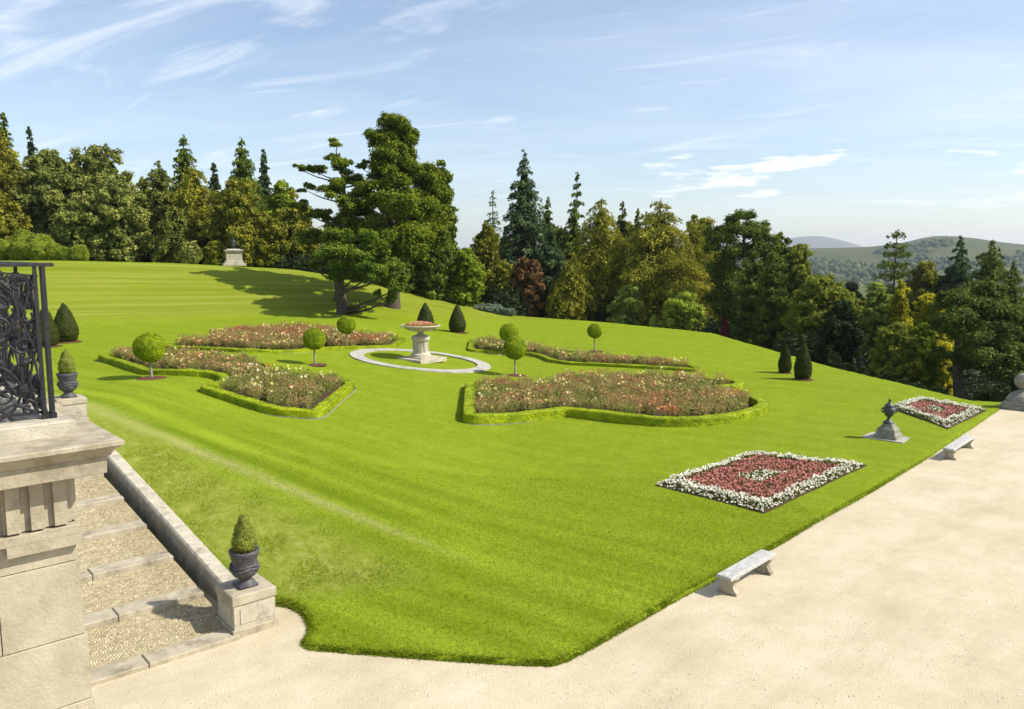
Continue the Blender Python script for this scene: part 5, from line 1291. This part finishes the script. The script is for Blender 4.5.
tree('lobed', 850, 282, 110, 22, 'deep', 'dark tree in the dip left of the pale green tree', py=300, nl=26)
tree('lobed', 950, 270, 116, 22, 'deep', 'dark tree in front of the hill below the conifers', py=300, nl=26)
tree('lobed', 868, 300, 92, 20, 'olive', 'olive tree low in the dip behind the lawn edge', py=330, nl=26)

# -- clipped and loose shrubs
def shrub(px, top, D, hw, mat, label, grp=None, flat=1.0, n=5000, name='shrub', py=300, lump=.10, z=None):
    X = at(px, D, py); zb = gh(X, D) if z is None else z; h = ztop(top, D)-zb; r_2 = hw/F*D
    t = empty(name, (X, D, zb), 0, label=label, cat='shrub', group=grp)
    a = Acc(); s = random.random()*40; loose = mat in ('silver', 'olive', 'holm', 'deep', 'redshrub')
    fnl = lambda V: V*np.array([r_2, r_2*.8, h*.5])*(1+(lump*2+(.5 if loose else 0))*(vnoise(V, 1.9, s)-.5))[:, None]+[0, 0, h*.46]
    blob(a, *ICO4, fnl, n, (.0022 if loose else .0012)*D, 0, .16 if loose else .08, s, .5)
    if loose:
        Vb = fnl(ICO4[0]); sel = rng.integers(0, len(Vb), n); a.leaves(Vb[sel]*rng.uniform(.9, 1.12, (n, 1)), ICO4[0][sel]+rng.normal(0, .6, (n, 3)), .0024*D, rng.random(n))
    a.build('crown', FOL[mat], t); a = Acc(); a.tube([(0, 0, -.2), (0, 0, h*.4)], .08, 6); a.build('stem', M['bark'], t, tint=False)
CG = 'clipped shrubs on the top terrace at the left'
shrub(6, 238, 97, 11, 'clipped', 'clipped shrub at the far left edge of the top terrace', CG, lump=.24, n=7000)
shrub(28, 230, 101, 14, 'clipped', 'tallest bright shrub heap behind the clipped row', CG, lump=.24, n=7000)
shrub(44, 233, 99, 13, 'clipped', 'bright mounded shrub right of the tallest one', CG, lump=.24, n=7000)
shrub(26, 240, 96, 12, 'clipped', 'yellow green clipped shrub second from the left edge', CG, lump=.24, n=7000)
shrub(42, 241, 95, 13, 'clipped', 'yellow green clipped shrub in the middle of the row', CG, lump=.24, n=7000)
shrub(58, 243, 95, 9, 'clipped', 'low clipped shrub sloping down to the right', CG, lump=.24, n=7000)
shrub(68, 246, 95, 8, 'clipped', 'small square clipped shrub next to the round one', CG, lump=.24, n=7000)
shrub(83, 245, 95, 9, 'clipped', 'separate round clipped shrub, rightmost on the top terrace', CG, lump=.24, n=7000)
shrub(192, 244, 100, 10, 'holm', 'grey green bush under the wood left of the monument', n=3000)
shrub(490, 305, 99, 12, 'silver', 'silvery bush at the lawn edge left of the copper tree', n=3000)
shrub(505, 309, 98, 9, 'silver', 'low silvery bush beside the copper tree', n=2500)
shrub(440, 285, 103, 8, 'silver', 'grey bush on the bank in the shade of the huge pine', n=2500)
shrub(726, 321, 86, 3, 'redshrub', 'tiny red leaved shrub at the lawn corner', n=1500)
shrub(655, 314, 95, 5, 'palegreen', 'tiny pale shrub left of the lime green tree', n=1500)
shrub(356, 303, 80.5, 7, 'clipped', 'scrubby growth at the foot of the low spreading pine', py=308, n=2500)
HG = 'low dark shrubs along the right lawn edge'
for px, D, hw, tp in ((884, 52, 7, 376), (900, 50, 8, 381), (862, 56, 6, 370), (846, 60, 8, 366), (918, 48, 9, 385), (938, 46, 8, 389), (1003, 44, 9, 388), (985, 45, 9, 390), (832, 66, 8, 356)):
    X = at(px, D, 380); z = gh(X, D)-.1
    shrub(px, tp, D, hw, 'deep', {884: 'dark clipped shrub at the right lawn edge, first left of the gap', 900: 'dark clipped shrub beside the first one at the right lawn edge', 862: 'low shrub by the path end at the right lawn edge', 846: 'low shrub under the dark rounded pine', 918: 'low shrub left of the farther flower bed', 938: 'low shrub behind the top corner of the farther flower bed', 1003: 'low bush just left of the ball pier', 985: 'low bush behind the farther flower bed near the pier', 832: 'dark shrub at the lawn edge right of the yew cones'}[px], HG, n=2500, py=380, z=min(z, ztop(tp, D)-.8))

# -- undergrowth in the wood (one mass)
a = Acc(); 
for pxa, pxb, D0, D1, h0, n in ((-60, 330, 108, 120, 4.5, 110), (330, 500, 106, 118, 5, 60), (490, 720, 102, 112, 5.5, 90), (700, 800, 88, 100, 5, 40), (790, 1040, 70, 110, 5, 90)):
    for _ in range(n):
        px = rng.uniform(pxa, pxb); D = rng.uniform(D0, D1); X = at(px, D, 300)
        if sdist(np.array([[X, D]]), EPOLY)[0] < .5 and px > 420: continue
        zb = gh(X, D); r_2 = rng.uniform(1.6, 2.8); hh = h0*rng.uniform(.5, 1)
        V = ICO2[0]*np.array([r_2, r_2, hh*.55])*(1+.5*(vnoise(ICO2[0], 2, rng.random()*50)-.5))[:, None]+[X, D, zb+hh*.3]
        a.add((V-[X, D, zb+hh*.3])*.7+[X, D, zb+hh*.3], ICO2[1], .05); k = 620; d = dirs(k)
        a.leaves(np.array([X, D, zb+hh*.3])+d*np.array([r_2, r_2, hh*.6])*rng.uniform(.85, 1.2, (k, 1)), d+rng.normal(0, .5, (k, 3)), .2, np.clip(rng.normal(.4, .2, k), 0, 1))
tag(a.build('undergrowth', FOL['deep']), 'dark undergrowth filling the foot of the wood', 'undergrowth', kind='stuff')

# -- far woods and hedgerows on the hill (mass)
a = Acc(); cnt = 0
while cnt < 7000:
    px = rng.uniform(690, 1050); D = 10**rng.uniform(math.log10(230), math.log10(2700)); X = at(px, D, 262)
    nz = vnoise(np.array([[X, D, 0.]]), 1/170., 4)[0]; nz2 = vnoise(np.array([[X, D*.4, 0.]]), 1/60., 9)[0]
    if nz*.6+nz2*.4 < np.interp(D, [230, 1300, 1700, 2100, 2700], [.18, .32, .46, .62, 1.2]): continue
    z = country(np.array([X]), np.array([D]))[0]; s = rng.uniform(4, 8.5)*np.interp(D, [230, 2700], [.8, 1.25])
    base = ICO2 if D < 700 else ICO1
    V = base[0]*np.array([s, s, s*rng.uniform(.8, 1.3)])*(1+.6*(vnoise(base[0], 2, cnt % 50)-.5))[:, None]+[X, D, z+s*.6]
    a.add(V, base[1], np.clip(rng.normal(.5, .2), 0, 1)+rng.uniform(-.12, .12, len(base[1])))
    if D < 800:
        k = 130; d = dirs(k); a.leaves(np.array([X, D, z+s*.6])+d*s*rng.uniform(.9, 1.15, (k, 1)), d+rng.normal(0, .5, (k, 3)), .0016*D, np.clip(rng.normal(.5, .25, k), 0, 1))
    cnt += 1
FW = foliage('far_wood_leaves', [(0, (.030, .048, .018)), (.5, (.058, .082, .028)), (1, (.12, .13, .045))], 0)
tag(a.build('distant_woods', FW), 'woods and hedgerows on the far hillside', 'woodland', kind='stuff')

# ------------------------------------------------------------------ haze
hb = bpy.data.meshes.new('haze'); x, y0, y1, z0, z1 = 7200, -300, 10400, -90, 205
vs_ = [(-x, y0, z0), (x, y0, z0), (x, y1, z0), (-x, y1, z0), (-x, y0, z1), (x, y0, z1), (x, y1, z1), (-x, y1, z1)]
hb.from_pydata(vs_, [], [(0, 3, 2, 1), (4, 5, 6, 7), (0, 1, 5, 4), (1, 2, 6, 5), (2, 3, 7, 6), (3, 0, 4, 7)]); hb.update()
ho = bpy.data.objects.new('haze', hb); COL.objects.link(ho); tag(ho, 'thin summer haze over the valley', 'haze', kind='stuff')
m, nt, n, l = newmat('haze_air'); pv = N_(n, 'ShaderNodeVolumePrincipled'); pv.inputs['Color'].default_value = (.80, .88, 1, 1); pv.inputs['Density'].default_value = .000075; pv.inputs['Anisotropy'].default_value = .25
o = N_(n, 'ShaderNodeOutputMaterial'); l.new(pv.outputs[0], o.inputs['Volume']); hb.materials.append(m)

# ------------------------------------------------------------------ render settings
scene.render.engine = 'CYCLES'
cy_ = scene.cycles; cy_.max_bounces = 6; cy_.diffuse_bounces = 3; cy_.glossy_bounces = 2; cy_.transmission_bounces = 3; cy_.transparent_max_bounces = 4; cy_.volume_bounces = 0
